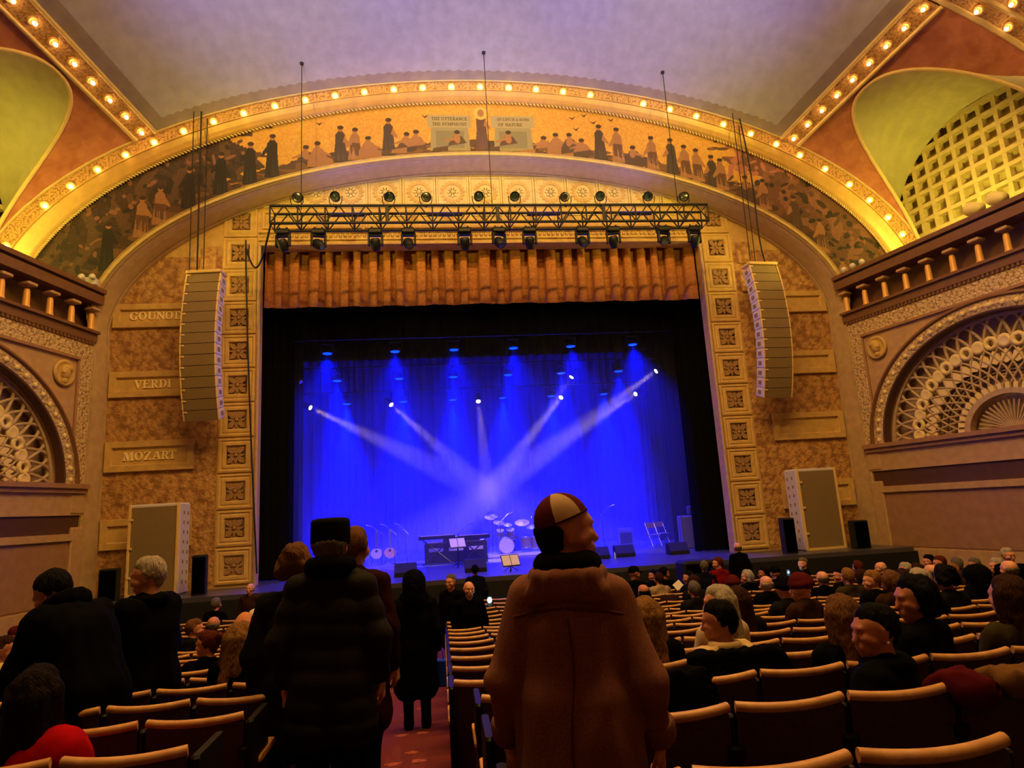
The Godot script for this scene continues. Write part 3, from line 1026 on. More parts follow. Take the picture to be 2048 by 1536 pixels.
func fan_lunette(wall: Node3D, F: Transform3D, C: Vector2, s: float) -> void:
	# a pierced plaster fan set back in the lunette: interlaced arches outside, pierced discs, crossing ribs, a small fan at the heart
	var at := func(r: float, a: float, z: float) -> Vector3: return F * Vector3(C.x + cos(a) * r * 3.5, C.y + sin(a) * r * 3.5 * 0.855, z)
	var back := MB.new()
	var row0 := PackedVector3Array()
	var row1 := PackedVector3Array()
	for k in 49:
		var a := PI * k / 48.0
		row0.append(at.call(0.0, a, -0.49))
		row1.append(at.call(1.01, a, -0.49))
	back.grid([row0, row1], false, s > 0)
	put(back.done(), "fan_ground", M.fan, wall)
	var ring := func(called: String, m: Material, r0: float, r1: float, z0: float, z1: float) -> void:
		var g := MB.new()
		for e in [[[r0, z0], [r0, z1]], [[r0, z1], [r1, z1]], [[r1, z1], [r1, z0]]]:
			var rows := []
			for q in e:
				var row := PackedVector3Array()
				for k in 49:
					row.append(at.call(q[0], PI * k / 48.0, q[1]))
				rows.append(row)
			g.grid(rows, false, s < 0)
		put(g.done(), called, m, wall)
	var N := 24
	# interlaced rim arches: each rib spans two bays
	for k in range(-1, N):
		var pts := []
		for q in 13:
			var t := q / 12.0
			var a := PI * (k + 2.0 * t) / N
			if a < -0.001 or a > PI + 0.001: continue
			pts.append(at.call(0.78 + 0.2 * sin(PI * t), a, -0.27))
		if pts.size() > 3:
			put(MB.new().tube(pts, 0.045, 6).done(), "rim_arch", M.fan, wall)
	ring.call("rim_band", M.fan, 0.965, 1.0, -0.34, -0.2)
	# discs, alternately plain and square-pierced, with a drop below each
	for k in N:
		var a := PI * (k + 0.5) / N
		var c: Vector3 = at.call(0.755, a, -0.3)
		var out: Vector3 = (at.call(0.8, a, -0.3) - c).normalized()
		var zax := F.basis.z
		var b := Basis(out.cross(zax).normalized(), out, zax)
		var d := MB.new()
		d.lathe([[0.0, 0.0], [0.17, 0.0], [0.19, 0.06], [0.14, 0.1], [0.1, 0.08], [0.0, 0.08]] if k % 2 else [[0.1, 0.0], [0.2, 0.0], [0.2, 0.09], [0.1, 0.09], [0.09, 0.0]], 14 if k % 2 else 8, Transform3D(Basis(Vector3.RIGHT, PI / 2), Vector3.ZERO))
		var dm := put(d.done(), "pierced_disc", M.gilt, wall, Transform3D(b, c))
		var dr := MB.new()
		dr.prism(PackedVector2Array([Vector2(0, -0.2), Vector2(-0.1, -0.32), Vector2(-0.14, -0.5), Vector2(0, -0.58), Vector2(0.14, -0.5), Vector2(0.1, -0.32)]), 0.07)
		put(dr.done(), "drop_leaf", M.gilt, dm)
	# crossing ribs between the heart and the discs
	var K := 22
	for dir in [-1.0, 1.0]:
		for k in range(-3, K + 4):
			var pts := []
			for q in 9:
				var t := q / 8.0
				var a: float = PI * (k + 0.5 + dir * 2.6 * t) / K
				if a < 0.0 or a > PI: continue
				pts.append(at.call(0.36 + 0.36 * t, a, -0.24))
			if pts.size() > 2:
				put(MB.new().tube(pts, 0.03, 5).done(), "crossing_rib", M.fan, wall)
	# horizontal louvres seen behind the crossing ribs
	for k in 7:
		ring.call("louvre_ring", M.fan, 0.47 + 0.03 * k, 0.482 + 0.03 * k, -0.49, -0.33)
	# the heart: a ring of teeth round a ribbed half shell
	ring.call("heart_band", M.fan, 0.3, 0.345, -0.35, -0.12)
	for k in 20:
		var a := PI * (k + 0.5) / 20.0
		put(MB.new().bar(at.call(0.345, a, -0.16), at.call(0.395, a, -0.16), 0.11, 0.08, F.basis.z).done(), "heart_tooth", M.gilt, wall)
	for k in 21:
		var a := PI * k / 20.0
		put(MB.new().bar(at.call(0.02, a, -0.3), at.call(0.25, a, -0.22), 0.035, 0.05, F.basis.z).done(), "heart_rib", M.fan, wall)


# ---------------------------------------------------------------- ceiling
func vault_pt(th: float, v: float, drop := 0.0) -> Vector3:
	var a := lerpf(14.55, 17.1, v) - drop
	var b := lerpf(7.25, 8.6, v) - drop
	return Vector3(a * cos(th), lerpf(8.0, 8.5, v) + b * sin(th), lerpf(1.2, 5.7, v))


func vault_patch(t0: float, t1: float, v0: float, v1: float, nt: int, nv: int, drop := 0.0) -> ArrayMesh:
	var rows := []
	for k in nt + 1:
		var row := PackedVector3Array()
		for q in nv + 1:
			row.append(vault_pt(lerpf(t0, t1, float(k) / nt), lerpf(v0, v1, float(q) / nv), drop))
		rows.append(row)
	return MB.new().grid(rows).done()


func ceiling_vault() -> void:
	var D := PI / 180.0
	var TR := 44.25 * D
	var TW := 3.0 * D
	var cl := struct("ceiling", "pale elliptical vault between the lamp-lined arches")
	put(vault_patch(TR + TW + 2.0 * D, PI - TR - TW - 2.0 * D, 0.05, 1.0, 48, 6), "vault_field", M.ceiling, cl)
	# stencilled grey border with a toothed edge, beside the ribs and along the arch
	for s in [-1.0, 1.0]:
		var e0: float = PI / 2 - s * (PI / 2 - TR - TW)
		var rows := [PackedVector3Array(), PackedVector3Array()]
		for k in 61:
			var v := k / 60.0
			rows[0].append(vault_pt(e0, v))
			rows[1].append(vault_pt(e0 + s * (2.2 + (0.45 if k % 2 else 0.0)) * D, v, -0.002 if k % 2 else 0.0))
		put(MB.new().grid(rows, false, s < 0).done(), "stencil_border", M.ceiling_edge, cl)
	var brow := [PackedVector3Array(), PackedVector3Array()]
	for k in 141:
		var th := lerpf(TR + TW, PI - TR - TW, k / 140.0)
		brow[0].append(vault_pt(th, 0.0))
		brow[1].append(vault_pt(th, 0.06 + (0.012 if k % 2 else 0.0), 0.004))
	put(MB.new().grid(brow).done(), "stencil_border", M.ceiling_edge, cl)
	for s in [-1.0, 1.0]:
		var fl := func(th: float) -> float: return th if s > 0 else PI - th
		# the rib that carries a row of lamps
		var rib := struct("trim_3" if s < 0 else "trim_4", "ornamented ceiling rib with lamps over the %s wall" % ("painted" if s < 0 else "gilded"))
		put(vault_patch(fl.call(TR), fl.call(TR + TW), 0.0, 1.0, 2, 10, 0.05), "ornament_strip", M.strip, rib)
		for e in [TR, TR + TW]:
			var pts := []
			for k in 13:
				pts.append(vault_pt(fl.call(e), k / 12.0, 0.05))
			put(MB.new().tube(pts, 0.06, 8).done(), "rib_bead", M.cream, rib)
		# the stencilled spandrel round the lunette opening, the half-dome behind it and the lattice at the back
		var P := []
		var Q := []
		var n := 48
		for k in n + 1:
			var t := float(k) / n
			var a := PI * (1.0 - t)
			var dv := 0.505 * cos(a)
			var v := 0.48 + dv
			var th := 43.5 * D * pow(1.0 - pow(absf(dv) / 0.5051, 2.2), 0.52)
			P.append(Vector2(maxf(th, 0.5 * D), v))
			var qv := clampf(0.5 + 0.75 * cos(a), 0.0, 1.0)
			var qt := TR * clampf(1.5 * sin(a), 0.012, 1.0)
			Q.append(Vector2(maxf(qt, P[k].x + 0.001), qv))
		var rows := []
		for m in 4:
			var row := PackedVector3Array()
			for k in n + 1:
				var q: Vector2 = P[k].lerp(Q[k], m / 3.0)
				row.append(vault_pt(fl.call(q.x), q.y))
			rows.append(row)
		put(MB.new().grid(rows).done(), "stencilled_spandrel", M.stencil, cl)
		var edge := []
		for k in n + 1:
			edge.append(vault_pt(fl.call(P[k].x), P[k].y, 0.02))
		put(MB.new().tube(edge, 0.06, 8).done(), "lunette_bead", M.cream, cl)
		var F := wall_frame(s)
		var g := func(k: int) -> Vector3:
			var t := float(k) / n
			var u := 1.0 - t
			var y := 0.0
			var x := 0.0
			if t < 0.12:
				x = 4.1 - 3.3; y = lerpf(8.5, 10.2, t / 0.12)
			elif t > 0.88:
				x = 4.1 + 3.3; y = lerpf(10.2, 8.5, (t - 0.88) / 0.12)
			else:
				var a := PI * (1.0 - (t - 0.12) / 0.76)
				x = 4.1 + 3.3 * cos(a); y = 10.2 + 3.1 * sin(a)
			return F * Vector3(x, y, -3.0)
		rows = []
		for m in 7:
			var row := PackedVector3Array()
			for k in n + 1:
				var f := m / 6.0
				row.append(edge[k].lerp(g.call(k), f) + Vector3(0, 0.12 * sin(PI * f), 0))
			rows.append(row)
		put(MB.new().grid(rows).done(), "half_dome", M.vault, cl)
		lattice(cl, F, s)
	# second arch and the plain vault behind it, over the camera
	var lo := PackedVector2Array()
	var hi := PackedVector2Array()
	for k in 61:
		var th := PI * k / 60.0
		lo.append(Vector2(17.1 * cos(th), 8.5 + 8.6 * sin(th)))
		hi.append(Vector2(18.3 * cos(th), 8.5 + 9.5 * sin(th)))
	var arch := struct("trim_5", "second lamp-lined arch nearer the seats")
	var band := func(called: String, m: Material, prof: Array) -> void:
		var mb := MB.new()
		for q in prof.size() - 1:
			var rows := []
			for e in [prof[q], prof[q + 1]]:
				var row := PackedVector3Array()
				for k in 61:
					var p := lo[k].lerp(hi[k], e[0])
					row.append(Vector3(p.x, p.y, e[1]))
				rows.append(row)
			mb.grid(rows, false, true)
		put(mb.done(), called, m, arch)
	band.call("near_bead", M.cream, [[0.0, 5.68], [-0.03, 5.74], [0.0, 5.84], [0.03, 5.86]])
	band.call("ornament_strip", M.strip, [[0.03, 5.86], [0.1, 6.2]])
	band.call("middle_bead", M.cream, [[0.1, 6.2], [0.08, 6.28], [0.13, 6.34]])
	band.call("ornament_strip", M.strip, [[0.13, 6.34], [0.2, 6.72]])
	band.call("far_bead", M.cream, [[0.2, 6.72], [0.17, 6.8], [0.22, 6.9]])
	var mb := MB.new()
	var far := []
	for q in 2:
		var row := PackedVector3Array()
		for k in 61:
			var p := lo[k].lerp(hi[k], 0.22 if q == 0 else 1.0)
			row.append(Vector3(p.x, p.y, 6.9 if q == 0 else 27.6))
		far.append(row)
	mb.grid(far, false, true)
	put(mb.done(), "rear_vault", M.ceiling, cl)


func lattice(cl: Node3D, F: Transform3D, s: float) -> void:
	var inside := func(x: float, y: float) -> bool:
		if y < 10.2: return absf(x - 4.1) < 3.42 and y > 8.45
		return pow((x - 4.1) / 3.42, 2) + pow((y - 10.2) / 3.22, 2) < 1.0
	var back := PackedVector2Array([Vector2(0.7, 8.4)])
	for k in 33:
		var a := PI * (1.0 - k / 32.0)
		back.append(Vector2(4.1 + 3.6 * cos(a), 10.2 + 3.4 * sin(a)))
	back.append(Vector2(7.5, 8.4))
	put(MB.new().prism(back, 0.05, F * Transform3D(Basis.IDENTITY, Vector3(0, 0, -3.4))).done(), "lattice_ground", M.lattice, cl)
	var step := 0.47
	for dir in 2:
		for k in range(-2, 18):
			var c := 0.8 + step * k if dir == 0 else 8.5 + step * k
			var lo := 1e9
			var hi := -1e9
			for q in 140:
				var u := (8.4 + q * 0.04) if dir == 0 else (0.6 + q * 0.052)
				if inside.call(c if dir == 0 else u, u if dir == 0 else c):
					lo = minf(lo, u)
					hi = maxf(hi, u)
			if hi - lo < 0.2: continue
			var a := Vector3(c, lo, -3.1) if dir == 0 else Vector3(lo, c, -3.08)
			var b := Vector3(c, hi, -3.1) if dir == 0 else Vector3(hi, c, -3.08)
			put(MB.new().bar(a, b, 0.13, 0.22, Vector3.BACK).done(), "lattice_bar", M.lattice, cl, F)


func arch_bulbs() -> void:
	var bm := MB.new()
	bm.lathe([[0.0, -0.075], [0.04, -0.062], [0.055, -0.03], [0.05, 0.0], [0.03, 0.03], [0.022, 0.05]], 10)
	var bulb_m := bm.done()
	var sm := MB.new()
	sm.lathe([[0.13, 0.1], [0.135, 0.075], [0.1, 0.06], [0.075, 0.075], [0.045, 0.07], [0.03, 0.045], [0.0, 0.045]], 14)
	var socket_m := sm.done()
	var one := func(at: Vector3, up: Vector3, label: String, group: String, e: float) -> void:
		var t := thing("arch_lamp", label, "lamp", Vector3.ZERO, 0.0, group)
		var x := up.cross(Vector3.BACK).normalized()
		var xf := Transform3D(Basis(x, up, x.cross(up)), at)
		put(socket_m, "socket_rosette", M.socket, t, xf)
		put(bulb_m, "bulb", M.bulb, t, xf)
		omni("bulb_light", at - up * 0.02, Color(1.0, 0.7, 0.36), e, 0.05, t)
	var xs := [-13.72, -12.8, -12.15, -11.45, -10.7, -9.92, -9.1, -8.25, -7.38, -6.46, -5.55, -4.65, -3.75, -2.84, -1.93, -1.02, -0.1, 0.82, 1.71, 2.6, 3.5, 5.26, 6.15, 7.03, 7.94, 8.85, 9.7, 10.48, 11.3, 12.07, 12.7, 13.25, 13.66]
	for x in xs:
		var c := Vector3(x, ell(7.86, 14.24, 7.2, x), 1.1)
		var up := Vector3(x / 14.24 * 0.5, 0.5, -0.75).normalized()
		one.call(c - up * 0.1, up, "glowing bare bulb in a gilded rosette along the golden arch over the mural", "bulbs along the golden arch", 0.09)
	for s in [-1.0, 1.0]:
		for k in 9:
			var th := deg_to_rad(45.75)
			var c := vault_pt(th if s > 0 else PI - th, 0.05 + 0.115 * k, 0.06)
			var up := Vector3(c.x * 0.5, 8.0, 0).normalized()
			one.call(c - up * 0.1, up, "glowing bare bulb on the ceiling rib over the %s lunette" % ("plain green" if s < 0 else "lattice-backed"), "bulbs along the %s rib" % ("plain" if s < 0 else "lattice"), 0.05)
	for row in 2:
		for k in 9:
			var th := deg_to_rad(24.0 + 4.2 * k + row * 2.0)
			if row == 1 and k > 6: continue
			var f := 0.065 if row == 0 else 0.165
			var c := Vector3(lerpf(17.1, 18.3, f) * cos(th), 8.5 + lerpf(8.6, 9.5, f) * sin(th), 6.03 + row * 0.5)
			var up := Vector3(cos(th), sin(th), 0)
			one.call(c - up * 0.16, up, "glowing bare bulb on the second arch nearer the seats", "bulbs along the second arch", 0.06)


# ---------------------------------------------------------------- stage house
func pleats(x0: float, x1: float, y0: float, y1: float, z: float, folds: float, amp: float, seed_: int, hem := 0.0, cols := 0) -> ArrayMesh:
	# a hanging curtain with uneven folds
	var r := RandomNumberGenerator.new()
	r.seed = seed_
	var n := cols if cols else int(folds * 10.0)
	var ph := []
	var p := 0.0
	var w := 1.0
	for k in n + 1:
		if k % 10 == 0:
			w = r.randf_range(0.6, 1.5)
		p += TAU * folds / n * w
		ph.append(p)
	var rows := []
	for q in 9:
		var f := q / 8.0
		var row := PackedVector3Array()
		for k in n + 1:
			var x := lerpf(x0, x1, float(k) / n)
			var c: float = cos(ph[k])
			var d: float = signf(c) * pow(absf(c), 0.6) * amp * (0.65 + 0.35 * f) + 0.25 * amp * sin(ph[k] * 0.37 + f * 1.2)
			var y := lerpf(y1, y0, f)
			if q == 8:
				y += hem * (0.5 - 0.5 * c)
			row.append(Vector3(x + 0.3 * amp * sin(ph[k] * 2.0 + f), y, z + d))
		rows.append(row)
	return MB.new().grid(rows).done()


func stage_shell() -> void:
	var st := struct("floor_stage", "dark glossy stage floor with a black front")
	var mb := MB.new()
	mb.box(Vector3(0, -0.06, -5.9), Vector3(23.0, 0.12, 15.8))
	put(mb.done(), "stage_deck", M.stage, st)
	mb = MB.new()
	mb.box(Vector3(0, -1.05, 1.9), Vector3(23.4, 1.86, 0.2))
	put(mb.done(), "stage_front", M.black, st)
	var sh := struct("wall_stagehouse", "black walls and roof of the stage house")
	for b in [["side_wall", Vector3(-12.2, 6, -7), Vector3(0.4, 14, 14.4)], ["side_wall", Vector3(12.2, 6, -7), Vector3(0.4, 14, 14.4)], ["rear_wall", Vector3(0, 6, -14.1), Vector3(25, 14, 0.4)], ["roof", Vector3(0, 13.2, -7), Vector3(25, 0.4, 14.6)]]:
		put(MB.new().box(b[1], b[2]).done(), b[0], M.black_cloth, sh)
	# curtains
	var c := put(pleats(-9.4, 9.4, 0.02, 9.2, -11.6, 44.0, 0.13, 8), "backdrop_curtain", M.backcloth)
	tag(c, "tall pleated backdrop curtain flooded with blue light", "curtain")
	c = put(pleats(-7.14, 7.14, 8.28, 10.35, -0.62, 26.0, 0.22, 3, 0.15, 330), "valance_curtain", M.valance)
	tag(c, "amber pleated valance hanging across the top of the stage opening", "curtain")
	var k := 0
	for s in [-1.0, 1.0]:
		for d in [[6.35, 8.6, -1.3], [6.9, 9.4, -4.7], [7.4, 9.9, -7.9]]:
			c = put(pleats(s * d[0], s * d[1], 0.02, 9.8, d[2], 9.0, 0.1, 20 + k), "leg_curtain", M.drape)
			tag(c, "black masking leg %s the %s wing of the stage" % [["just inside", "halfway up", "deep in"][k % 3], "keyboard" if s < 0 else "road case"], "curtain", "black stage legs")
			k += 1
	# black borders that mask the flies
	for q in [[8.9, -2.4], [8.2, -7.2]]:
		c = put(pleats(-8.5, 8.5, q[0], 11.5, q[1], 30.0, 0.08, 40), "border_curtain", M.black_cloth)
		tag(c, "black border masking the %s lighting pipe" % ("downstage" if q[1] > -4 else "upstage"), "curtain")


func stage_lights() -> void:
	# thin haze over the stage: the beams show in it
	var fog := FogVolume.new()
	fog.name = "stage_haze"
	fog.size = Vector3(18.4, 9.6, 10.6)
	fog.position = Vector3(0, 4.85, -6.1)
	var fm := FogMaterial.new()
	fm.density = 0.022
	fm.albedo = Color(1, 1, 1)
	fog.material = fm
	add_child(fog)
	tag(fog, "thin haze filling the stage", "haze", "", "stuff")
	var can := MB.new()
	can.lathe([[0.0, 0.0], [0.17, 0.0], [0.19, 0.03], [0.19, 0.1], [0.14, 0.2], [0.11, 0.24], [0.0, 0.25]], 16)
	can.bar(Vector3(-0.22, 0.08, 0), Vector3(-0.22, 0.34, 0), 0.03, 0.05, Vector3.BACK)
	can.bar(Vector3(0.22, 0.08, 0), Vector3(0.22, 0.34, 0), 0.03, 0.05, Vector3.BACK)
	can.bar(Vector3(-0.23, 0.34, 0), Vector3(0.23, 0.34, 0), 0.05, 0.03)
	can.bar(Vector3(0, 0.34, 0), Vector3(0, 0.5, 0), 0.05, 0.05, Vector3.BACK)
	var can_m := can.done()
	var face := MB.new().lathe([[0.0, -0.012], [0.15, -0.012], [0.165, 0.0]], 20).done()
	var blue := glow(Color(0.0, 0.12, 1.0), 9.0)
	var rows := [[-3.4, 7.53, 0.07, "front"], [-5.6, 6.98, 0.3, "middle"], [-8.2, 6.5, 1.0, "rear"]]
	for r in rows:
		var pipe := put(MB.new().tube([Vector3(-8.6, r[1] + 0.5, r[0]), Vector3(8.6, r[1] + 0.5, r[0])], 0.03, 8).done(), "lighting_pipe", M.black_metal)
		tag(pipe, "black pipe carrying the %s row of blue lamps" % r[3], "pipe")
		for x in [-5.66, -3.27, -1.15, 1.04, 3.2, 5.58]:
			var t := thing("wash_light", "blue LED wash light in the %s row over the stage" % r[3], "stage light", Vector3(x, r[1], r[0]), 0.0, "blue wash lights, %s row" % r[3])
			put(can_m, "housing", M.black_metal, t)
			put(face, "lens_face", blue, t)
			spot("beam", Vector3(0, -0.03, 0), Vector3(0, -3.0, 0.7 if r[0] > -4.0 else -0.3), Color(0.0, 0.03, 1.0), BLUE * r[2], 40.0 if r[0] > -4.0 else 24.0, 1.0, 0.14, t)
	var ylw := glow(Color(1.0, 0.9, 0.62), 25.0)
	var aim := Vector3(0.0, 2.4, -5.4)
	for q in [[-7.27, 6.5, -8.8, 1.0, "upstage by the keyboards wing"], [-3.82, 6.49, -8.8, 0.8, "upstage over the keyboards"], [0.0, 6.49, -8.8, 0.55, "upstage over the drum kit"], [3.75, 6.52, -8.8, 0.9, "upstage over the amplifiers"], [7.23, 6.55, -8.8, 0.9, "upstage by the road cases"], [3.74, 6.92, -6.2, 0.25, "midstage over the amplifiers"], [7.38, 7.05, -6.2, 1.0, "midstage by the road cases"]]:
		var at := Vector3(q[0], q[1], q[2])
		var t := thing("profile_spot", "white profile spotlight %s, its beam crossing the haze" % q[4], "stage light", at, 0.0, "white spotlights over the stage")
		var d: Vector3 = (aim - at).normalized()
		var bx := d.cross(Vector3.UP).normalized()
		var xf := Transform3D(Basis(bx, d, bx.cross(d)), Vector3.ZERO)
		var b := MB.new()
		b.lathe([[0.0, -0.5], [0.1, -0.48], [0.13, -0.3], [0.11, -0.12], [0.12, 0.0], [0.1, 0.0]], 14, xf)
		b.tube([Vector3(0, 0, 0), Vector3(0, 0.55, 0)], 0.025, 6)
		put(b.done(), "barrel", M.black_metal, t)
		put(MB.new().lathe([[0.0, 0.0], [0.095, -0.005]], 16, xf).done(), "lens_light", ylw, t)
		spot("beam", d * 0.03, d * 5.0, Color(1.0, 0.82, 0.5), WHITE * q[3], 4.6, 0.5, 0.08, t)
	# one unlit spotlight and a clip lamp in the dark
	for q in [[-7.43, 7.0, -6.2], [8.1, 7.9, -4.0]]:
		var t := thing("profile_spot", "unlit profile spotlight hanging in the %s wing" % ("keyboard" if q[0] < 0 else "road case"), "stage light", Vector3(q[0], q[1], q[2]))
		var b := MB.new()
		b.lathe([[0.0, -0.4], [0.1, -0.38], [0.12, -0.2], [0.1, 0.0], [0.0, 0.0]], 12, Transform3D(Basis(Vector3.BACK, 2.1 if q[0] < 0 else -2.1), Vector3.ZERO))
		b.tube([Vector3(0, 0, 0), Vector3(0, 0.5, 0)], 0.025, 6)
		put(b.done(), "barrel", M.chrome, t)


const BLUE := 3200.0
const WHITE := 430.0


# ---------------------------------------------------------------- truss over the opening
func lighting_truss() -> void:
	var Z := 2.05
	var Y0 := 9.86
	var Y1 := 10.38
	var D := 0.26
	var t := thing("lighting_truss", "long black box truss hung before the stage opening", "truss", Vector3(0.1, 0, Z))
	for y in [Y0, Y1]:
		for z in [-D, D]:
			put(MB.new().tube([Vector3(-6.36, y, z), Vector3(6.36, y, z)], 0.04, 8).done(), "chord", M.black_metal, t)
	var n := 34
	for k in n + 1:
		var x := -6.36 + 12.72 * k / n
		for z in [-D, D]:
			if k % 2 == 0:
				put(MB.new().tube([Vector3(x, Y0, z), Vector3(x, Y1, z)], 0.024, 6).done(), "upright", M.black_metal, t)
			if k < n:
				var up := k % 2 == 0
				put(MB.new().tube([Vector3(x, Y0 if up else Y1, z), Vector3(x + 12.72 / n, Y1 if up else Y0, z)], 0.02, 5).done(), "brace", M.black_metal, t)
		if k % 2 == 0:
			for y in [Y0, Y1]:
				put(MB.new().tube([Vector3(x, y, -D), Vector3(x, y, D)], 0.014, 5).done(), "cross_tie", M.black_metal, t)
	for x in [-3.15, 0.0, 3.15]:
		put(MB.new().bevel_box(Vector3(x, (Y0 + Y1) / 2, D), Vector3(0.1, Y1 - Y0 + 0.06, 0.05), 0.01).done(), "splice_plate", M.black_metal, t)
	# blue LED bars lying in the truss, glowing upwards
	for x in [-4.2, -1.4, 1.5, 4.3]:
		var b := thing("led_bar", "blue-glowing LED bar lying inside the black truss", "stage light", Vector3(x, Y1 - 0.16, Z), 0.0, "LED bars in the truss")
		put(MB.new().bevel_box(Vector3.ZERO, Vector3(1.0, 0.07, 0.1), 0.015).done(), "housing", M.black_metal, b)
		put(MB.new().box(Vector3(0, 0.04, 0), Vector3(0.94, 0.012, 0.06)).done(), "led_strip", glow(Color(0.25, 0.2, 1.0), 3.0), b)
		spot("beam", Vector3(0, 0.06, 0), Vector3(0, 3.0, -1.3), Color(0.45, 0.4, 1.0), LEDBAR, 50.0, 1.0, 0.1, b)
	# lamps standing on the truss, facing the house
	var par := MB.new()
	par.lathe([[0.0, 0.17], [0.09, 0.16], [0.13, 0.06], [0.145, -0.12], [0.125, -0.12], [0.115, 0.02]], 18, Transform3D(Basis(Vector3.RIGHT, -PI / 2), Vector3.ZERO))
	var par_m := par.done()
	var dish := MB.new().lathe([[0.0, 0.06], [0.06, 0.03], [0.12, -0.06]], 16, Transform3D(Basis(Vector3.RIGHT, -PI / 2), Vector3.ZERO)).done()
	var yoke := MB.new()
	yoke.tube([Vector3(-0.18, 0.02, 0), Vector3(-0.17, -0.16, 0), Vector3(-0.1, -0.27, 0), Vector3(0.1, -0.27, 0), Vector3(0.17, -0.16, 0), Vector3(0.18, 0.02, 0)], 0.014, 6)
	yoke.tube([Vector3(0, -0.27, 0), Vector3(0, -0.32, 0)], 0.03, 6)
	var yoke_m := yoke.done()
	var tops := [[-5.57, 0.5], [-4.5, 0.0], [-3.01, 0.35], [-1.95, 0.2], [-0.42, 0.1], [0.64, 0.0], [2.16, -0.35], [3.23, -0.3], [4.72, -0.5], [5.81, 0.0]]
	for k in tops.size():
		var q: Array = tops[k]
		var p := thing("par_lamp", "unlit black par lamp standing on the truss", "stage light", Vector3(q[0], Y1 + 0.34, Z + 0.1), 0.0, "par lamps on top of the truss")
		put(yoke_m, "yoke", M.black_metal, p)
		var b := Basis(Vector3.UP, q[1]) * Basis(Vector3.RIGHT, [0.5, 0.25, 0.35][k % 3])
		put(par_m, "housing", M.black_metal, p, Transform3D(b, Vector3.ZERO))
		put(dish, "reflector", M.lens if k % 3 else M.chrome, p, Transform3D(b, Vector3.ZERO))
	# moving heads under the truss: base, fork, head
	var base := MB.new().bevel_box(Vector3(0, 0.0, 0), Vector3(0.38, 0.16, 0.3), 0.03)
	base.tube([Vector3(-0.1, 0.08, 0), Vector3(-0.1, 0.16, 0)], 0.03, 6)
	base.tube([Vector3(0.1, 0.08, 0), Vector3(0.1, 0.16, 0)], 0.03, 6)
	var fork := MB.new()
	for s in [-1.0, 1.0]:
		fork.bevel_box(Vector3(s * 0.185, -0.24, 0), Vector3(0.06, 0.36, 0.13), 0.02)
	fork.bevel_box(Vector3(0, -0.1, 0), Vector3(0.38, 0.06, 0.13), 0.02)
	var head := MB.new()
	head.lathe([[0.0, 0.17], [0.11, 0.16], [0.145, 0.08], [0.14, -0.06], [0.11, -0.16], [0.1, -0.19], [0.09, -0.17]], 16)
	var hm := head.done()
	var lens := MB.new().lathe([[0.0, -0.185], [0.095, -0.175]], 14).done()
	var base_m := base.done()
	var fork_m := fork.done()
	var hangs := [[-5.96, 0.4, -0.2, "wide"], [-4.99, 1.5, 0.3, "lit"], [-3.41, 0.2, 0.0, "wide"], [-2.48, 0.5, 0.0, "lit"], [-0.87, 0.2, 0.0, "wide"], [0.13, 0.3, 0.3, "lit"], [1.03, 0.2, 0.0, "wide"], [2.61, 0.5, 0.0, "lit"], [3.55, 0.3, -0.2, "wide"], [5.1, -1.4, 0.3, "lit"], [6.06, 0.3, 0.2, "wide"]]
	for q in hangs:
		var lit: bool = q[3] == "lit"
		var p := thing("moving_head_light", "moving-head lamp hung under the truss with %s" % ("a pale blue lens" if lit else "its lens turned to the stage"), "stage light", Vector3(q[0], Y0 - 0.17, Z), 0.0, "moving heads under the truss with pale lenses" if lit else "moving heads under the truss turned away")
		put(base_m, "base", M.black_metal, p)
		var f := put(fork_m, "fork", M.black_metal, p, Transform3D(Basis(Vector3.UP, q[2]), Vector3.ZERO))
		var b := Basis(Vector3.UP, q[2]) * Basis(Vector3.BACK, q[1] * 0.5) * Basis(Vector3.RIGHT, -0.7 if lit else 0.5)
		put(hm, "head", M.black_metal, p, Transform3D(b, Vector3(0, -0.36, 0)))
		put(lens, "lens", M.lens if lit else M.chrome, p, Transform3D(b, Vector3(0, -0.36, 0)))
	# suspension wires from the ceiling
	for q in [[-5.47, 2.05, 15.3], [-0.02, 2.05, 15.62], [5.65, 2.05, 15.3]]:
		var y := ell(lerpf(8.0, 8.5, 0.19), lerpf(14.55, 17.1, 0.19), lerpf(7.25, 8.6, 0.19), q[0])
		wire("suspension_wire", "thin steel wire from the ceiling to the black truss", Vector3(q[0], Y1, q[1]), Vector3(q[0], y, q[1]), 0.012, "truss suspension wires")
	# cable loop from the truss end
	var c := MB.new()
	var pts := []
	for k in 20:
		var f := k / 19.0
		pts.append(Vector3(lerpf(-6.3, -7.45, f), lerpf(9.95, 10.0, f) - 0.95 * sin(PI * f), lerpf(Z, 0.35, f)))
	c.tube(pts, 0.03, 6)
	var cab := put(c.done(), "truss_cable", M.cord)
	tag(cab, "slack black cable looping from the end of the truss", "cable")
	pts = []
	for k in 14:
		var f := k / 13.0
		pts.append(Vector3(-7.47 + 0.46 * pow(f, 1.3), 10.25 - 9.9 * f, 0.3 - 0.1 * f))
	cab = put(MB.new().tube(pts, 0.025, 6).done(), "drop_cable", M.cord)
	tag(cab, "long black cable dropping beside the stage opening", "cable")


const LEDBAR := 6.0


func wire(called: String, label: String, a: Vector3, b: Vector3, r: float, group := "") -> void:
	var t := thing(called, label, "wire", Vector3.ZERO, 0.0, group)
	put(MB.new().tube([a, b], r, 6).done(), "strand", M.wire, t)
	put(MB.new().lathe([[0.0, -0.08], [0.05, -0.06], [0.06, 0.0], [0.0, 0.01]], 8, Transform3D(Basis.IDENTITY, b)).done(), "ceiling_plug", M.wire, t)


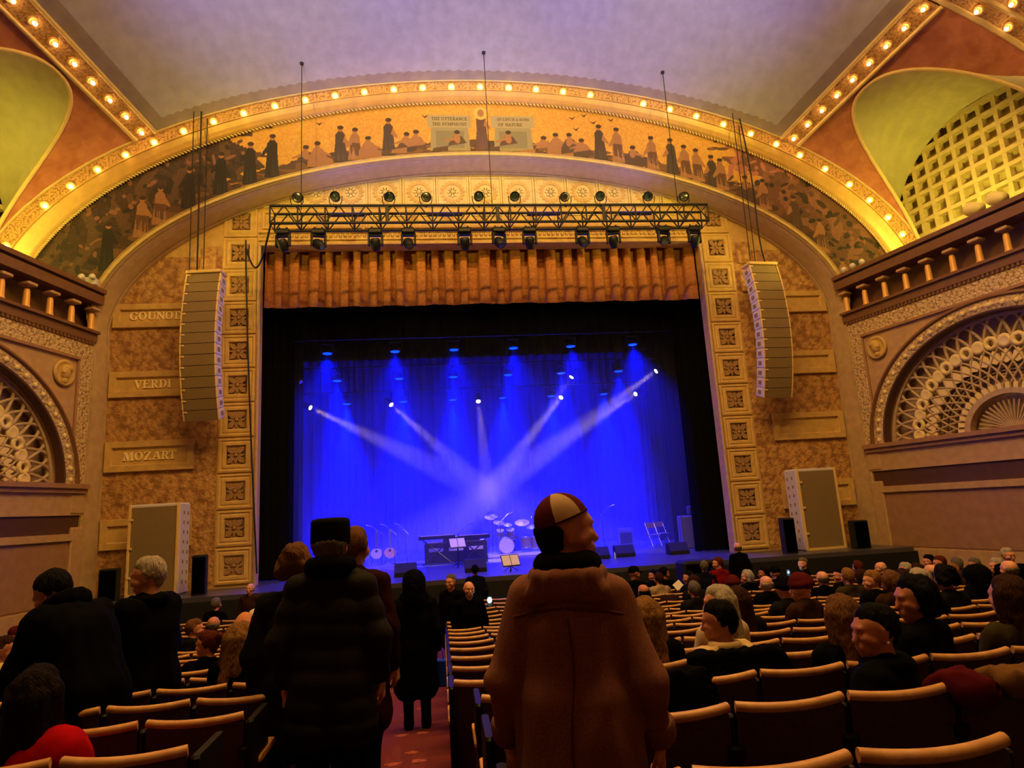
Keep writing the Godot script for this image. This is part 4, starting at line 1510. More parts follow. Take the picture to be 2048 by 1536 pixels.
# ---------------------------------------------------------------- loudspeakers
func loudspeakers() -> void:
	for s in [-1.0, 1.0]:
		var side := "composers' tablets" if s < 0 else "unlettered tablets"
		# curved line array of fourteen cabinets
		var arr := thing("line_array", "tall curved line array loudspeaker hanging before the %s" % side, "loudspeaker", Vector3(8.6 if s > 0 else -8.35, 8.86, 1.2), s * 0.08)
		var y := 0.0
		var z := 0.0
		var tilt := -0.3
		for k in 14:
			var h := 0.31
			tilt += 0.045
			var up := Vector3(0, cos(tilt), sin(tilt))
			var c := Vector3(0, y, z) - up * h * 0.5
			var xf := Transform3D(Basis(Vector3.RIGHT, -tilt * -1.0), c)
			var cab := put(MB.new().bevel_box(Vector3(0, 0, -0.24), Vector3(0.98, h - 0.012, 0.42), 0.03).done(), "cabinet", M.speaker_white, arr, xf)
			put(MB.new().box(Vector3(0, 0, -0.02), Vector3(0.9, h - 0.02, 0.03)).done(), "grille_cloth", M.grille, cab)
			for e in [-1.0, 1.0]:
				put(MB.new().bevel_box(Vector3(e * 0.475, 0, -0.03), Vector3(0.04, h - 0.015, 0.07), 0.01).done(), "edge_trim", M.speaker_frame, cab)
			put(MB.new().bevel_box(Vector3(-0.41, 0.1, 0.0), Vector3(0.1, 0.045, 0.02), 0.008).done(), "latch", M.speaker_frame, cab)
			for e in [-1.0, 1.0]:
				put(MB.new().bevel_box(Vector3(e * 0.495, 0.0, -0.24), Vector3(0.015, 0.12, 0.16), 0.005).done(), "side_handle", M.grille, cab)
			y = c.y - up.y * h * 0.5
			z = c.z - up.z * h * 0.5
		put(MB.new().bevel_box(Vector3(0, 0.05, -0.2), Vector3(1.0, 0.09, 0.5), 0.02).done(), "flying_frame", M.speaker_frame, arr)
		# chains and cable up to the ceiling
		for q in [[-0.28, 0.0], [0.02, -0.25]]:
			var p := Vector3(s * 8.45 + q[0], 8.93, 1.25 + q[1])
			wire("hoist_chain", "hoist chain from the ceiling to the line array before the %s" % side, p, Vector3(p.x, ell(8.05, 14.7, 7.35, p.x) + 0.03, p.z + 0.12), 0.014, "hoist chains, %s" % side)
		var pts := []
		for k in 16:
			var f := k / 15.0
			var px: float = s * 8.4 + (0.16 * s * sin(PI * f) if s > 0 else -0.12)
			pts.append(Vector3(px + (0.25 * s * pow(f, 6) if s > 0 else 0.0), lerpf(13.9, 8.95, f), 1.35 - 0.1 * f))
		var cab2 := put(MB.new().tube(pts, 0.024, 6).done(), "speaker_cable", M.cord)
		tag(cab2, "thick black cable running down to the line array before the %s" % side, "cable")
		# tall ground stack beside it
		var gs := thing("ground_stack", "tall white-sided loudspeaker stack with brown grille by the %s" % side, "loudspeaker", Vector3(s * 9.45, 0.0, 0.95), s * 0.1)
		put(MB.new().bevel_box(Vector3(0, 1.2, -0.22), Vector3(1.36, 2.4, 0.6), 0.04).done(), "cabinet", M.speaker_white, gs)
		put(MB.new().box(Vector3(0, 1.2, 0.085), Vector3(1.2, 2.24, 0.03)).done(), "grille_cloth", M.grille, gs)
		for e in [-1.0, 1.0]:
			put(MB.new().bevel_box(Vector3(e * 0.64, 1.2, 0.1), Vector3(0.07, 2.4, 0.06), 0.01).done(), "edge_trim", M.speaker_frame, gs)
		put(MB.new().bevel_box(Vector3(0, 0.04, 0.1), Vector3(1.36, 0.07, 0.06), 0.01).done(), "foot_trim", M.speaker_frame, gs)
		for k in 3:
			put(MB.new().bevel_box(Vector3(-0.6, 0.5 + 0.75 * k, 0.13), Vector3(0.14, 0.06, 0.02), 0.01).done(), "latch", M.speaker_frame, gs)
		for k in 8:
			for e in [-0.36, -0.14]:
				put(MB.new().bevel_box(Vector3(-s * 0.685, 0.3 + 0.26 * k + 0.1 * (e + 0.3), e), Vector3(0.02, 0.09, 0.05), 0.006).done(), "side_bracket", M.grille, gs)
		# small black monitors either side of the stack
		for q in [[8.14, 0.34, 1.0, "slim"], [10.35, 0.42, 0.8, "squat"]]:
			var bk := thing("black_monitor", "%s black loudspeaker standing beside the ground stack by the %s" % [q[3], side], "loudspeaker", Vector3(s * q[0], 0.0, 1.35), s * -0.2)
			put(MB.new().bevel_box(Vector3(0, q[2] * 0.5, 0), Vector3(q[1], q[2], 0.4), 0.02).done(), "cabinet", M.black, bk)
			put(MB.new().box(Vector3(0, q[2] * 0.5, 0.2), Vector3(q[1] * 0.86, q[2] * 0.9, 0.02)).done(), "grille_cloth", M.black_cloth, bk)
	# emergency lamps and floods on the cornice ledges
	var em := thing("emergency_light", "white emergency light box on the cornice by the painted wall", "lamp", wall_frame(-1.0) * Vector3(1.15, 8.55, 0.05))
	put(MB.new().bevel_box(Vector3(0, 0.12, 0), Vector3(0.42, 0.22, 0.2), 0.03).done(), "box", M.white, em)
	for e in [-0.12, 0.16]:
		put(MB.new().lathe([[0.0, 0.0], [0.07, 0.0], [0.09, 0.1], [0.0, 0.1]], 10, Transform3D(Basis(Vector3.RIGHT, 1.4), Vector3(e, 0.2, 0.1))).done(), "lamp_head", M.white, em)
	spot("beam", Vector3(0.2, 0.3, 0.15), Vector3(15.0, 2.6, -1.6), Color(1.0, 0.86, 0.34), LEDGE, 30.0, 1.0, 0.12, em)
	for k in 3:
		var el := thing("emergency_lamp", "small white twin-head lamp on the cornice by the gilded wall", "lamp", wall_frame(1.0) * Vector3(1.1 + 0.35 * k, 8.55, 0.1), 0.0, "small lamps on the gilded cornice")
		put(MB.new().lathe([[0.0, 0.0], [0.05, 0.0], [0.06, 0.05], [0.0, 0.06]], 10).done(), "base", M.white, el)
		put(MB.new().ball(Vector3(0, 0.14, 0), Vector3(0.09, 0.09, 0.09), 10, 7).done(), "lamp_head", M.white, el)
		if k == 1:
			spot("beam", Vector3(-0.15, 0.2, 0.1), Vector3(-15.0, 2.6, -1.6), Color(1.0, 0.86, 0.34), LEDGE, 30.0, 1.0, 0.12, el)
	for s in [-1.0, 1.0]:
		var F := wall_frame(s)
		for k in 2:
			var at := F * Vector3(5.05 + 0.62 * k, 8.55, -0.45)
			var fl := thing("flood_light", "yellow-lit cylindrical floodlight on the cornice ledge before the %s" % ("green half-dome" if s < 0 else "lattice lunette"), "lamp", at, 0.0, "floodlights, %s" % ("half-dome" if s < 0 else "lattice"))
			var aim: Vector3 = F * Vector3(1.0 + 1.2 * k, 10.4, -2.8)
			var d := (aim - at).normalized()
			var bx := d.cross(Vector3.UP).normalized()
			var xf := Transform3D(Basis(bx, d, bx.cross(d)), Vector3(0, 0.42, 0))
			put(MB.new().lathe([[0.0, -0.3], [0.15, -0.28], [0.18, 0.0], [0.19, 0.22], [0.16, 0.22]], 16, xf).done(), "barrel", mat(Color(0.95, 0.92, 0.6), 0.5), fl)  # yellow light on the barrel is put into its colour
			put(MB.new().lathe([[0.0, 0.19], [0.16, 0.2]], 16, xf).done(), "lens_light", glow(Color(1.0, 0.95, 0.4), 6.0), fl)
			put(MB.new().tube([Vector3(0, 0.0, 0), Vector3(0, 0.42, 0)], 0.04, 6).done(), "stem", M.iron, fl)
			spot("beam", Vector3(0, 0.42, 0) + d * 0.24, Vector3(0, 0.42, 0) + d * 4.0, Color(1.0, 0.9, 0.36), FLOOD, 66.0, 1.0, 0.14, fl)


const FLOOD := 9.0
const LEDGE := 20.0


# ---------------------------------------------------------------- seating
const ROWS_R := [17.64, 16.76, 15.92, 15.2, 14.42, 13.62, 12.75, 11.9, 11.08, 10.26, 9.44, 8.62, 7.8, 6.98, 6.16, 5.34, 4.52, 3.7]
const ROWS_L := [17.35, 16.55, 15.74, 14.99, 14.24, 13.58, 12.8, 12.0, 11.2, 10.4, 9.6, 8.8, 8.0, 7.2, 6.4, 5.6, 4.8, 4.0]


func make_seat() -> Node3D:
	var t := Node3D.new()
	var arc := func(x: float) -> float: return 0.035 * (1.0 - pow(x / 0.25, 2))
	var rows := []
	for q in [[0.40, -0.075, 0.0], [0.6, -0.035, 0.0], [0.9, 0.0, 0.0], [0.915, -0.02, 0.0], [0.9, -0.04, 0.0], [0.6, -0.085, 0.0], [0.4, -0.12, 0.0], [0.40, -0.075, 0.0]]:
		var row := PackedVector3Array()
		for k in 9:
			var x := -0.25 + 0.5 * k / 8.0
			row.append(Vector3(x, q[0], q[1] + arc.call(x)))
		rows.append(row)
	put(MB.new().grid(rows, false, true).done(), "back_panel", M.seat_back, t)
	var pts := []
	for k in 11:
		var x := -0.248 + 0.496 * k / 10.0
		pts.append(Vector3(x, 0.925 + 0.012 * pow(x / 0.25, 2), -0.012 + arc.call(x)))
	put(MB.new().tube(pts, 0.022, 10).done(), "top_rail", M.wood, t)
	put(MB.new().bevel_box(Vector3(0, 0.43, -0.33), Vector3(0.46, 0.09, 0.42), 0.03).done(), "seat_pad", M.velvet, t)
	var st := MB.new()
	st.bevel_box(Vector3(0.266, 0.45, -0.05), Vector3(0.03, 0.9, 0.07), 0.008)
	st.bevel_box(Vector3(0.266, 0.75, -0.02), Vector3(0.07, 0.06, 0.06), 0.01)
	st.bevel_box(Vector3(0.266, 0.03, -0.16), Vector3(0.05, 0.06, 0.34), 0.01)
	put(st.done(), "standard", M.iron, t)
	put(MB.new().bevel_box(Vector3(0.266, 0.66, -0.24), Vector3(0.05, 0.03, 0.32), 0.01).done(), "armrest", M.wood, t)
	return t


func in_view(p: Vector3, margin: float) -> bool:   # whether the photograph can show a seat at p
	var q: Vector3 = get_node("camera").transform.affine_inverse() * p
	if q.z > -0.5: return false
	return absf(q.x / q.z) < 0.79 + margin and absf(q.y / q.z) < 0.593 + margin


func seating() -> void:
	var proto := make_seat()
	var ord := ["front row", "2nd row", "3rd row", "4th row", "5th row", "6th row", "7th row", "8th row", "9th row", "10th row", "11th row", "12th row", "13th row", "14th row", "15th row", "16th row", "17th row", "18th row"]
	var eye: Vector3 = get_node("camera").position
	var spots := []
	for block in 2:
		var rows: Array = ROWS_R if block == 0 else ROWS_L
		for r in rows.size():
			var z: float = rows[r]
			for k in (21 if block == 0 else 14):
				var x := (-1.683 if r < 3 else -1.82) + 0.531 * (k + 0.5) if block == 0 else -2.93 - 0.545 * (k + 0.5)
				var at := Vector3(x, floor_y(z), z)
				if absf(x) > WALL_X + 0.22 * z - 1.0 or not in_view(at + Vector3(0, 0.9, 0), 0.05): continue
				spots.append([at.distance_to(eye) + (3.0 if block == 1 and z < 13.0 else 0.0), at, block, k, ord[rows.size() - 1 - r]])
	spots.sort_custom(func(a, b): return a[0] < b[0])
	var rest := []
	for n in spots.size():
		var q: Array = spots[n]
		var block: int = q[2]
		if n >= 296:
			rest.append(q[1])
			continue
		var c: Node3D = proto.duplicate()
		c.name = numbered("theatre_seat")
		c.position = q[1]
		add_child(c)
		tag(c, "wooden-railed theatre seat, %s from the stage, %s" % [q[4], "brown-coated man's side of the aisle" if block == 0 else "quilted-jacket side of the aisle"], "seat", "seats, %s, %s" % [q[4], "brown coat side" if block == 0 else "quilted jacket side"])
		if q[3] == 0:
			var sx := -0.266 if block == 0 else 0.29
			put(MB.new().bevel_box(Vector3(sx, 0.46, -0.14), Vector3(0.035, 0.92, 0.34), 0.012).done(), "end_standard", M.iron, c)
			put(MB.new().bevel_box(Vector3(sx, 0.68, -0.26), Vector3(0.06, 0.035, 0.34), 0.012).done(), "end_armrest", M.wood, c)
	# the seats that show least, as one object
	var one := ArrayMesh.new()
	for part in proto.get_children():
		one.add_surface_from_arrays(Mesh.PRIMITIVE_TRIANGLES, part.mesh.surface_get_arrays(0))
		one.surface_set_material(one.get_surface_count() - 1, part.material_override)
	var mm := MultiMesh.new()
	mm.transform_format = MultiMesh.TRANSFORM_3D
	mm.mesh = one
	mm.instance_count = rest.size()
	for n in rest.size():
		mm.set_instance_transform(n, Transform3D(Basis.IDENTITY, rest[n]))
	var o := MultiMeshInstance3D.new()
	o.name = "distant_seating"
	o.multimesh = mm
	add_child(o)
	tag(o, "remaining wooden-railed seats half hidden among the far listeners", "seating", "", "stuff")
	proto.free()


# ---------------------------------------------------------------- soft bodies: capsules joined by a smooth minimum, meshed as surface nets
func bone(a: Vector3, b: Vector3, ra: float, rb := -1.0, sc := Vector3.ONE) -> Array:
	return [a, b, ra, ra if rb < 0.0 else rb, sc]


func pair(a: Vector3, b: Vector3, ra: float, rb := -1.0, sc := Vector3.ONE) -> Array:   # the same bone on both sides
	return [bone(a, b, ra, rb, sc), bone(a * Vector3(-1, 1, 1), b * Vector3(-1, 1, 1), ra, rb, sc)]


func soft(mb: MB, bones: Array, cell: float, k: float, cuts := [], amp := 0.0, freq := 6.0, quilt := 0.0) -> void:
	var lo := Vector3.ONE * 1e9
	var hi := -lo
	for b in bones:
		var r: Vector3 = Vector3.ONE * maxf(b[2], b[3]) / b[4]
		lo = lo.min(b[0] - r).min(b[1] - r)
		hi = hi.max(b[0] + r).max(b[1] + r)
	var pad := cell * 2.0 + k * 0.8 + amp + quilt
	lo -= Vector3.ONE * pad
	hi += Vector3.ONE * pad
	var nx := int((hi.x - lo.x) / cell) + 2
	var ny := int((hi.y - lo.y) / cell) + 2
	var nz := int((hi.z - lo.z) / cell) + 2
	var F := PackedFloat32Array()
	F.resize(nx * ny * nz)
	F.fill(0.0)
	var ik := 1.0 / k
	var lim := 3.0 * k + cell * 2.0
	for b in bones:
		var sc: Vector3 = b[4]
		var r: Vector3 = Vector3.ONE * (maxf(b[2], b[3]) + lim) / sc
		var l: Vector3 = (b[0].min(b[1]) - r - lo) / cell
		var h: Vector3 = (b[0].max(b[1]) + r - lo) / cell
		var a: Vector3 = b[0] * sc
		var ab: Vector3 = (b[1] - b[0]) * sc
		var inv := 1.0 / maxf(ab.length_squared(), 1e-9)
		var ra: float = b[2]
		var dr: float = b[3] - b[2]
		var x0 := maxi(0, int(l.x)); var x1 := mini(nx - 1, int(h.x) + 1)
		for z in range(maxi(0, int(l.z)), mini(nz - 1, int(h.z) + 1) + 1):
			for y in range(maxi(0, int(l.y)), mini(ny - 1, int(h.y) + 1) + 1):
				var at := (z * ny + y) * nx
				var q := (lo + Vector3(x0, y, z) * cell) * sc - a
				var dx := cell * sc.x
				for x in range(x0, x1 + 1):
					var t := clampf(q.dot(ab) * inv, 0.0, 1.0)
					var d := (q - ab * t).length() - ra - dr * t
					if d < lim:
						F[at + x] += exp(-d * ik)
					q.x += dx
	var noise: FastNoiseLite = null
	if amp > 0.0:
		noise = FastNoiseLite.new()
		noise.frequency = freq
		noise.seed = 3
		noise.fractal_octaves = 2
	for i in F.size():
		F[i] = -k * log(F[i]) if F[i] > 1e-20 else 9.0
	if amp > 0.0 or quilt > 0.0:
		for z in nz:
			for y in ny:
				var at := (z * ny + y) * nx
				for x in nx:
					if absf(F[at + x]) < 0.12:
						var p := lo + Vector3(x, y, z) * cell
						if amp > 0.0:
							F[at + x] += amp * noise.get_noise_3d(p.x * 1.6, p.y * 0.55, p.z * 1.6)
						if quilt > 0.0:
							F[at + x] += quilt * (1.0 - absf(sin(p.y * 26.0 + 0.3 * sin(p.x * 9.0))))
	for c in cuts:
		var l: Vector3 = (c[0] - Vector3.ONE * (c[1] + cell * 2.0) - lo) / cell
		var h: Vector3 = (c[0] + Vector3.ONE * (c[1] + cell * 2.0) - lo) / cell
		for z in range(maxi(0, int(l.z)), mini(nz - 1, int(h.z) + 1) + 1):
			for y in range(maxi(0, int(l.y)), mini(ny - 1, int(h.y) + 1) + 1):
				for x in range(maxi(0, int(l.x)), mini(nx - 1, int(h.x) + 1) + 1):
					var i := (z * ny + y) * nx + x
					F[i] = maxf(F[i], c[1] - (lo + Vector3(x, y, z) * cell).distance_to(c[0]))
	# surface nets
	var id := PackedInt32Array()
	id.resize(F.size())
	var st := [1, nx, nx * ny]
	var off := [0, 1, nx, nx + 1, nx * ny, nx * ny + 1, nx * ny + nx, nx * ny + nx + 1]
	var edges := [[0, 1], [2, 3], [4, 5], [6, 7], [0, 2], [1, 3], [4, 6], [5, 7], [0, 4], [1, 5], [2, 6], [3, 7]]
	var base := mb.v.size()
	var far := cell * 2.2
	for z in nz - 1:
		for y in ny - 1:
			var i := (z * ny + y) * nx - 1
			for x in nx - 1:
				i += 1
				if absf(F[i]) > far: continue
				var m := 0
				for c in 8:
					if F[i + off[c]] < 0.0: m |= 1 << c
				if m == 0 or m == 255: continue
				var sum := Vector3.ZERO
				var cnt := 0
				for e in edges:
					var e0: int = e[0]
					var e1: int = e[1]
					if ((m >> e0) ^ (m >> e1)) & 1:
						var f0 := F[i + off[e0]]
						var t := f0 / (f0 - F[i + off[e1]])
						sum += Vector3(e0 & 1, (e0 >> 1) & 1, e0 >> 2).lerp(Vector3(e1 & 1, (e1 >> 1) & 1, e1 >> 2), t)
						cnt += 1
				id[i] = mb.v.size()
				mb.v.append(lo + (Vector3(x, y, z) + sum / cnt) * cell)
				mb.n.append(Vector3.ZERO)
				mb.t.append(Vector2.ZERO)
				if x > 0 and y > 0 and ((m >> 4) ^ m) & 1:
					net_quad(mb, id[i], id[i - 1], id[i - 1 - nx], id[i - nx], m & 1)
				if x > 0 and z > 0 and ((m >> 2) ^ m) & 1:
					net_quad(mb, id[i], id[i - st[2]], id[i - st[2] - 1], id[i - 1], m & 1)
				if y > 0 and z > 0 and ((m >> 1) ^ m) & 1:
					net_quad(mb, id[i], id[i - nx], id[i - nx - st[2]], id[i - st[2]], m & 1)
	for q in range(base, mb.v.size()):
		mb.n[q] = mb.n[q].normalized() if mb.n[q].length_squared() > 0.0 else Vector3.UP


func net_quad(mb: MB, a: int, b: int, c: int, d: int, flip: int) -> void:
	if flip:
		mb.i.append_array([a, c, b, a, d, c])
	else:
		mb.i.append_array([a, b, c, a, c, d])
	var nn := (mb.v[c] - mb.v[a]).cross(mb.v[b] - mb.v[d])
	if flip: nn = -nn
	mb.n[a] += nn
	mb.n[b] += nn
	mb.n[c] += nn
	mb.n[d] += nn


func moved(bones: Array, xf: Transform3D) -> Array:
	var out := []
	for b in bones:
		out.append([xf * b[0], xf * b[1], b[2], b[3], b[4]])
	return out


# a head about its own centre, facing -z; the neck runs down and a little back
func head_bones() -> Array:
	var b := [bone(Vector3(0, 0.032, 0.03), Vector3(0, 0.035, -0.015), 0.09, 0.086, Vector3(1.13, 1, 1)),
		bone(Vector3(0, -0.03, -0.03), Vector3(0, -0.078, -0.052), 0.064, 0.042),
		bone(Vector3(0, -0.097, -0.078), Vector3(0, -0.1, -0.07), 0.02),
		bone(Vector3(0, 0.012, -0.096), Vector3(0, -0.026, -0.118), 0.009, 0.014),
		bone(Vector3(-0.036, 0.036, -0.09), Vector3(0.036, 0.036, -0.09), 0.012),
		bone(Vector3(-0.018, -0.056, -0.097), Vector3(0.018, -0.056, -0.097), 0.009),
		bone(Vector3(-0.015, -0.07, -0.094), Vector3(0.015, -0.07, -0.094), 0.01)]
	b.append_array(pair(Vector3(0.046, -0.014, -0.078), Vector3(0.055, -0.03, -0.05), 0.022))
	b.append_array(pair(Vector3(0.084, 0.022, 0.012), Vector3(0.08, -0.03, 0.004), 0.016, 0.009, Vector3(1.6, 1, 1)))
	return b


func hand_bones(w: Vector3, dir: Vector3, palm: Vector3, s: float) -> Array:   # wrist, finger direction, palm normal, +1 right hand; fingers half curled
	var side := dir.cross(palm).normalized() * s
	var b := []
	var k0 := w + dir * 0.09
	for q in 4:
		var o := side * (-0.03 + 0.02 * q)
		var root := k0 + o * 0.95
		b.append(bone(w + o * 0.55, root, 0.018, 0.012))
		var l: float = [0.036, 0.042, 0.04, 0.03][q]
		var m1 := root + (dir * 0.85 + palm * 0.5).normalized() * l
		var m2 := m1 + (dir * 0.3 + palm).normalized() * l * 0.75
		b.append(bone(root, m1, 0.0095, 0.0088))
		b.append(bone(m1, m2, 0.0088, 0.0075))
	var t0 := w + dir * 0.03 - side * 0.03
	var t1 := t0 + (dir * 0.7 - side * 0.7 + palm * 0.4).normalized() * 0.04
	b.append(bone(w + dir * 0.01, t0, 0.018, 0.013))
	b.append(bone(t0, t1, 0.012, 0.0105))
	b.append(bone(t1, t1 + (dir + palm * 0.6).normalized() * 0.03, 0.0105, 0.009))
	return b


# joints of a figure that faces -z; [hips, chest, neck base, head centre, shoulder, elbow, wrist (right side), knee, ankle], and the way the head turns
func pose(kind: String) -> Dictionary:
	if kind == "seated":
		return {hip = Vector3(0, 0.53, -0.24), chest = Vector3(0, 0.84, -0.15), neck = Vector3(0, 1.0, -0.14), head = Vector3(0, 1.17, -0.17), sh = Vector3(0.17, 0.955, -0.15), el = Vector3(0.235, 0.72, -0.22), wr = Vector3(0.1, 0.61, -0.42), hd = Vector3(-0.3, -0.1, -0.9), kn = Vector3(0.11, 0.53, -0.64), an = Vector3(0.11, 0.1, -0.6)}
	return {hip = Vector3(0, 0.9, 0.0), chest = Vector3(0, 1.24, 0.0), neck = Vector3(0, 1.43, 0.0), head = Vector3(0, 1.6, -0.02), sh = Vector3(0.175, 1.38, 0.0), el = Vector3(0.25, 1.1, 0.03), wr = Vector3(0.25, 0.86, -0.06), hd = Vector3(0, -1, -0.15), kn = Vector3(0.1, 0.5, -0.01), an = Vector3(0.1, 0.09, 0.02)}


func head_xf(P: Dictionary, turn: float, nod := 0.0) -> Transform3D:
	return Transform3D(Basis(Vector3.UP, turn) * Basis(Vector3.RIGHT, -nod), P.head)


func skin_mesh(P: Dictionary, hx: Transform3D, cell := 0.008, body_cell := 0.024) -> ArrayMesh:
	var mb := MB.new()
	var hb := moved(head_bones(), hx)
	for b in hb:
		if b[4] != Vector3.ONE and absf(hx.basis.z.x) > 0.3:
			b[4] = Vector3(1, 1, 1.13) if absf(hx.basis.z.x) > 0.8 else Vector3(1.06, 1, 1.06)
	hb.append(bone(hx * Vector3(0, -0.07, 0.015), P.neck, 0.054, 0.06))
	soft(mb, hb, cell, 0.009, [[hx * Vector3(0.033, 0.012, -0.112), 0.021], [hx * Vector3(-0.033, 0.012, -0.112), 0.021]])
	var bb := [bone(P.neck, P.chest, 0.06, 0.11, Vector3(1, 1, 1.2)), bone(P.chest, P.hip, 0.11, 0.11, Vector3(1, 1, 1.2))]
	for s in [1.0, -1.0]:
		var f := Vector3(s, 1, 1)
		bb.append(bone(P.chest, P.sh * f, 0.06, 0.055))
		bb.append(bone(P.sh * f, P.el * f, 0.046, 0.036))
		bb.append(bone(P.el * f, P.wr * f, 0.036, 0.026))
		bb.append(bone(P.hip + Vector3(s * 0.08, 0, 0), P.kn * f, 0.075, 0.05))
		bb.append(bone(P.kn * f, P.an * f, 0.05, 0.034))
		soft(mb, hand_bones(P.wr * f, (P.hd * f).normalized(), Vector3(-s, 0, 0) if absf(P.hd.y) > 0.8 else Vector3(0, -1, 0), s), 0.0065, 0.005)
	soft(mb, bb, body_cell, 0.02)
	return mb.done()


func coat_bones(P: Dictionary, bulk: float, hem: float) -> Array:
	var b := [bone(P.sh * Vector3(-0.82, 1, 1) + Vector3(0, 0.0, 0.0), P.sh * Vector3(0.82, 1, 1), 0.072 * bulk),
		bone(P.neck + Vector3(0, -0.02, 0.01), P.chest, 0.075 * bulk, 0.145 * bulk, Vector3(1, 1, 1.28)),
		bone(P.chest + Vector3(-0.06, 0, 0), P.hip + Vector3(-0.06, 0, 0), 0.125 * bulk, 0.135 * bulk, Vector3(1, 1, 1.15)),
		bone(P.chest + Vector3(0.06, 0, 0), P.hip + Vector3(0.06, 0, 0), 0.125 * bulk, 0.135 * bulk, Vector3(1, 1, 1.15))]
	for s in [1.0, -1.0]:
		var f := Vector3(s, 1, 1)
		b.append(bone(P.sh * f, P.el * f, 0.066 * bulk, 0.058 * bulk))
		b.append(bone(P.el * f, (P.el as Vector3).lerp(P.wr, 0.93) * f, 0.057 * bulk, 0.047 * bulk))
	if hem > 0.0:
		for s in [-1.0, 1.0]:
			b.append(bone(P.hip + Vector3(s * 0.07, 0, 0), P.hip + Vector3(s * 0.1, -hem, 0.0), 0.13 * bulk, 0.14 * bulk, Vector3(1, 1, 1.05)))
	return b


func legs_mesh(P: Dictionary, cell := 0.022) -> ArrayMesh:
	var mb := MB.new()
	var b := [bone(P.hip + Vector3(-0.06, 0, 0), P.hip + Vector3(0.06, 0, 0), 0.12)]
	for s in [1.0, -1.0]:
		var f := Vector3(s, 1, 1)
		b.append(bone(P.hip + Vector3(s * 0.08, -0.02, 0), P.kn * f, 0.1, 0.07))
		b.append(bone(P.kn * f, P.an * f, 0.068, 0.056))
		b.append(bone(P.an * f + Vector3(0, -0.045, 0.02), P.an * f + Vector3(0, -0.05, -0.15), 0.042, 0.038))
	soft(mb, b, cell, 0.02)
	return mb.done()


func hair_mesh(kind: String) -> ArrayMesh:   # about the head's centre, facing -z
	var b := []
	var amp := 0.008
	var cap := [bone(Vector3(0, 0.052, 0.036), Vector3(0, 0.07, 0.0), 0.094, 0.082, Vector3(1.08, 1, 1)), bone(Vector3(0, -0.01, 0.072), Vector3(0, -0.055, 0.062), 0.055, 0.035)]
	cap.append_array(pair(Vector3(0.07, 0.03, 0.02), Vector3(0.076, -0.002, 0.03), 0.026, 0.014))
	match kind:
		"short":
			b = cap
		"fringe":
			for k in 7:
				var a := 0.4 + (PI - 0.8) * k / 6.0
				b.append(bone(Vector3(cos(a) * 0.082, 0.005, 0.015 + sin(a) * 0.085), Vector3(cos(a) * 0.07, -0.05, 0.01 + sin(a) * 0.075), 0.02, 0.012))
		"long":
			b = cap
			b.append_array(pair(Vector3(0.075, 0.03, 0.03), Vector3(0.1, -0.2, 0.03), 0.045, 0.035))
			b.append_array(pair(Vector3(0.03, 0.0, 0.08), Vector3(0.05, -0.27, 0.1), 0.06, 0.045))
			amp = 0.011
		"bob":
			b = cap
			b.append_array(pair(Vector3(0.075, 0.05, 0.02), Vector3(0.09, -0.07, 0.01), 0.045, 0.035))
			b.append(bone(Vector3(0, 0.0, 0.08), Vector3(0, -0.07, 0.08), 0.06, 0.05))
			amp = 0.01
		"bun":
			b = cap
			b.append(bone(Vector3(0, 0.06, 0.14), Vector3(0, 0.07, 0.15), 0.042))
		"curly":
			for k in 16:
				var a := k * 2.4
				var e := k / 16.0
				b.append(bone(Vector3(cos(a) * 0.085 * (1.1 - e), -0.03 + 0.15 * e, 0.03 + sin(a) * 0.07), Vector3(cos(a) * 0.09 * (1.1 - e), -0.02 + 0.15 * e, 0.035 + sin(a) * 0.07), 0.048))
			amp = 0.011
		"beanie":
			b = [bone(Vector3(0, 0.06, 0.03), Vector3(0, 0.075, -0.01), 0.1, 0.094, Vector3(1.05, 1, 1))]
			for k in 12:
				var a := TAU * k / 12.0
				b.append(bone(Vector3(cos(a) * 0.092, 0.042, 0.012 + sin(a) * 0.104), Vector3(cos(a + 0.53) * 0.092, 0.042, 0.012 + sin(a + 0.53) * 0.104), 0.02))
			amp = 0.0
		"cap":
			b = [bone(Vector3(0, 0.062, 0.03), Vector3(0, 0.07, -0.01), 0.098, 0.09, Vector3(1.06, 1, 1)), bone(Vector3(0, 0.05, -0.1), Vector3(0, 0.042, -0.15), 0.05, 0.045, Vector3(1, 4.0, 1))]
			amp = 0.0
		"hood":
			b = [bone(Vector3(0, 0.05, 0.05), Vector3(0, 0.05, -0.02), 0.135, 0.12), bone(Vector3(0, -0.02, 0.07), Vector3(0, -0.16, 0.07), 0.13, 0.12), bone(Vector3(-0.09, -0.15, 0), Vector3(0.09, -0.15, 0), 0.09)]
			amp = 0.012
	var mb := MB.new()
	soft(mb, b, 0.011, 0.014, [[Vector3(0, -0.02, -0.13), 0.085]] if kind == "hood" else [], amp, 22.0 if kind != "long" else 14.0)
	return mb.done()


var cache := {}


func shared(key: String, make: Callable) -> ArrayMesh:
	if not cache.has(key):
		cache[key] = make.call()
	return cache[key]


func tint(c: Color, rough := 0.9) -> StandardMaterial3D:
	var key := "tint" + c.to_html() + str(rough)
	if not cache.has(key):
		var m := mat(c, rough)
		if rough > 0.8:
			m.metallic_specular = 0.15
		elif rough > 0.6:
			m.metallic_specular = 0.2
			m.albedo_texture = M.seat_back.albedo_texture
			m.uv1_triplanar = true
			m.uv1_scale = Vector3.ONE * 3.0
		cache[key] = m
	return cache[key]


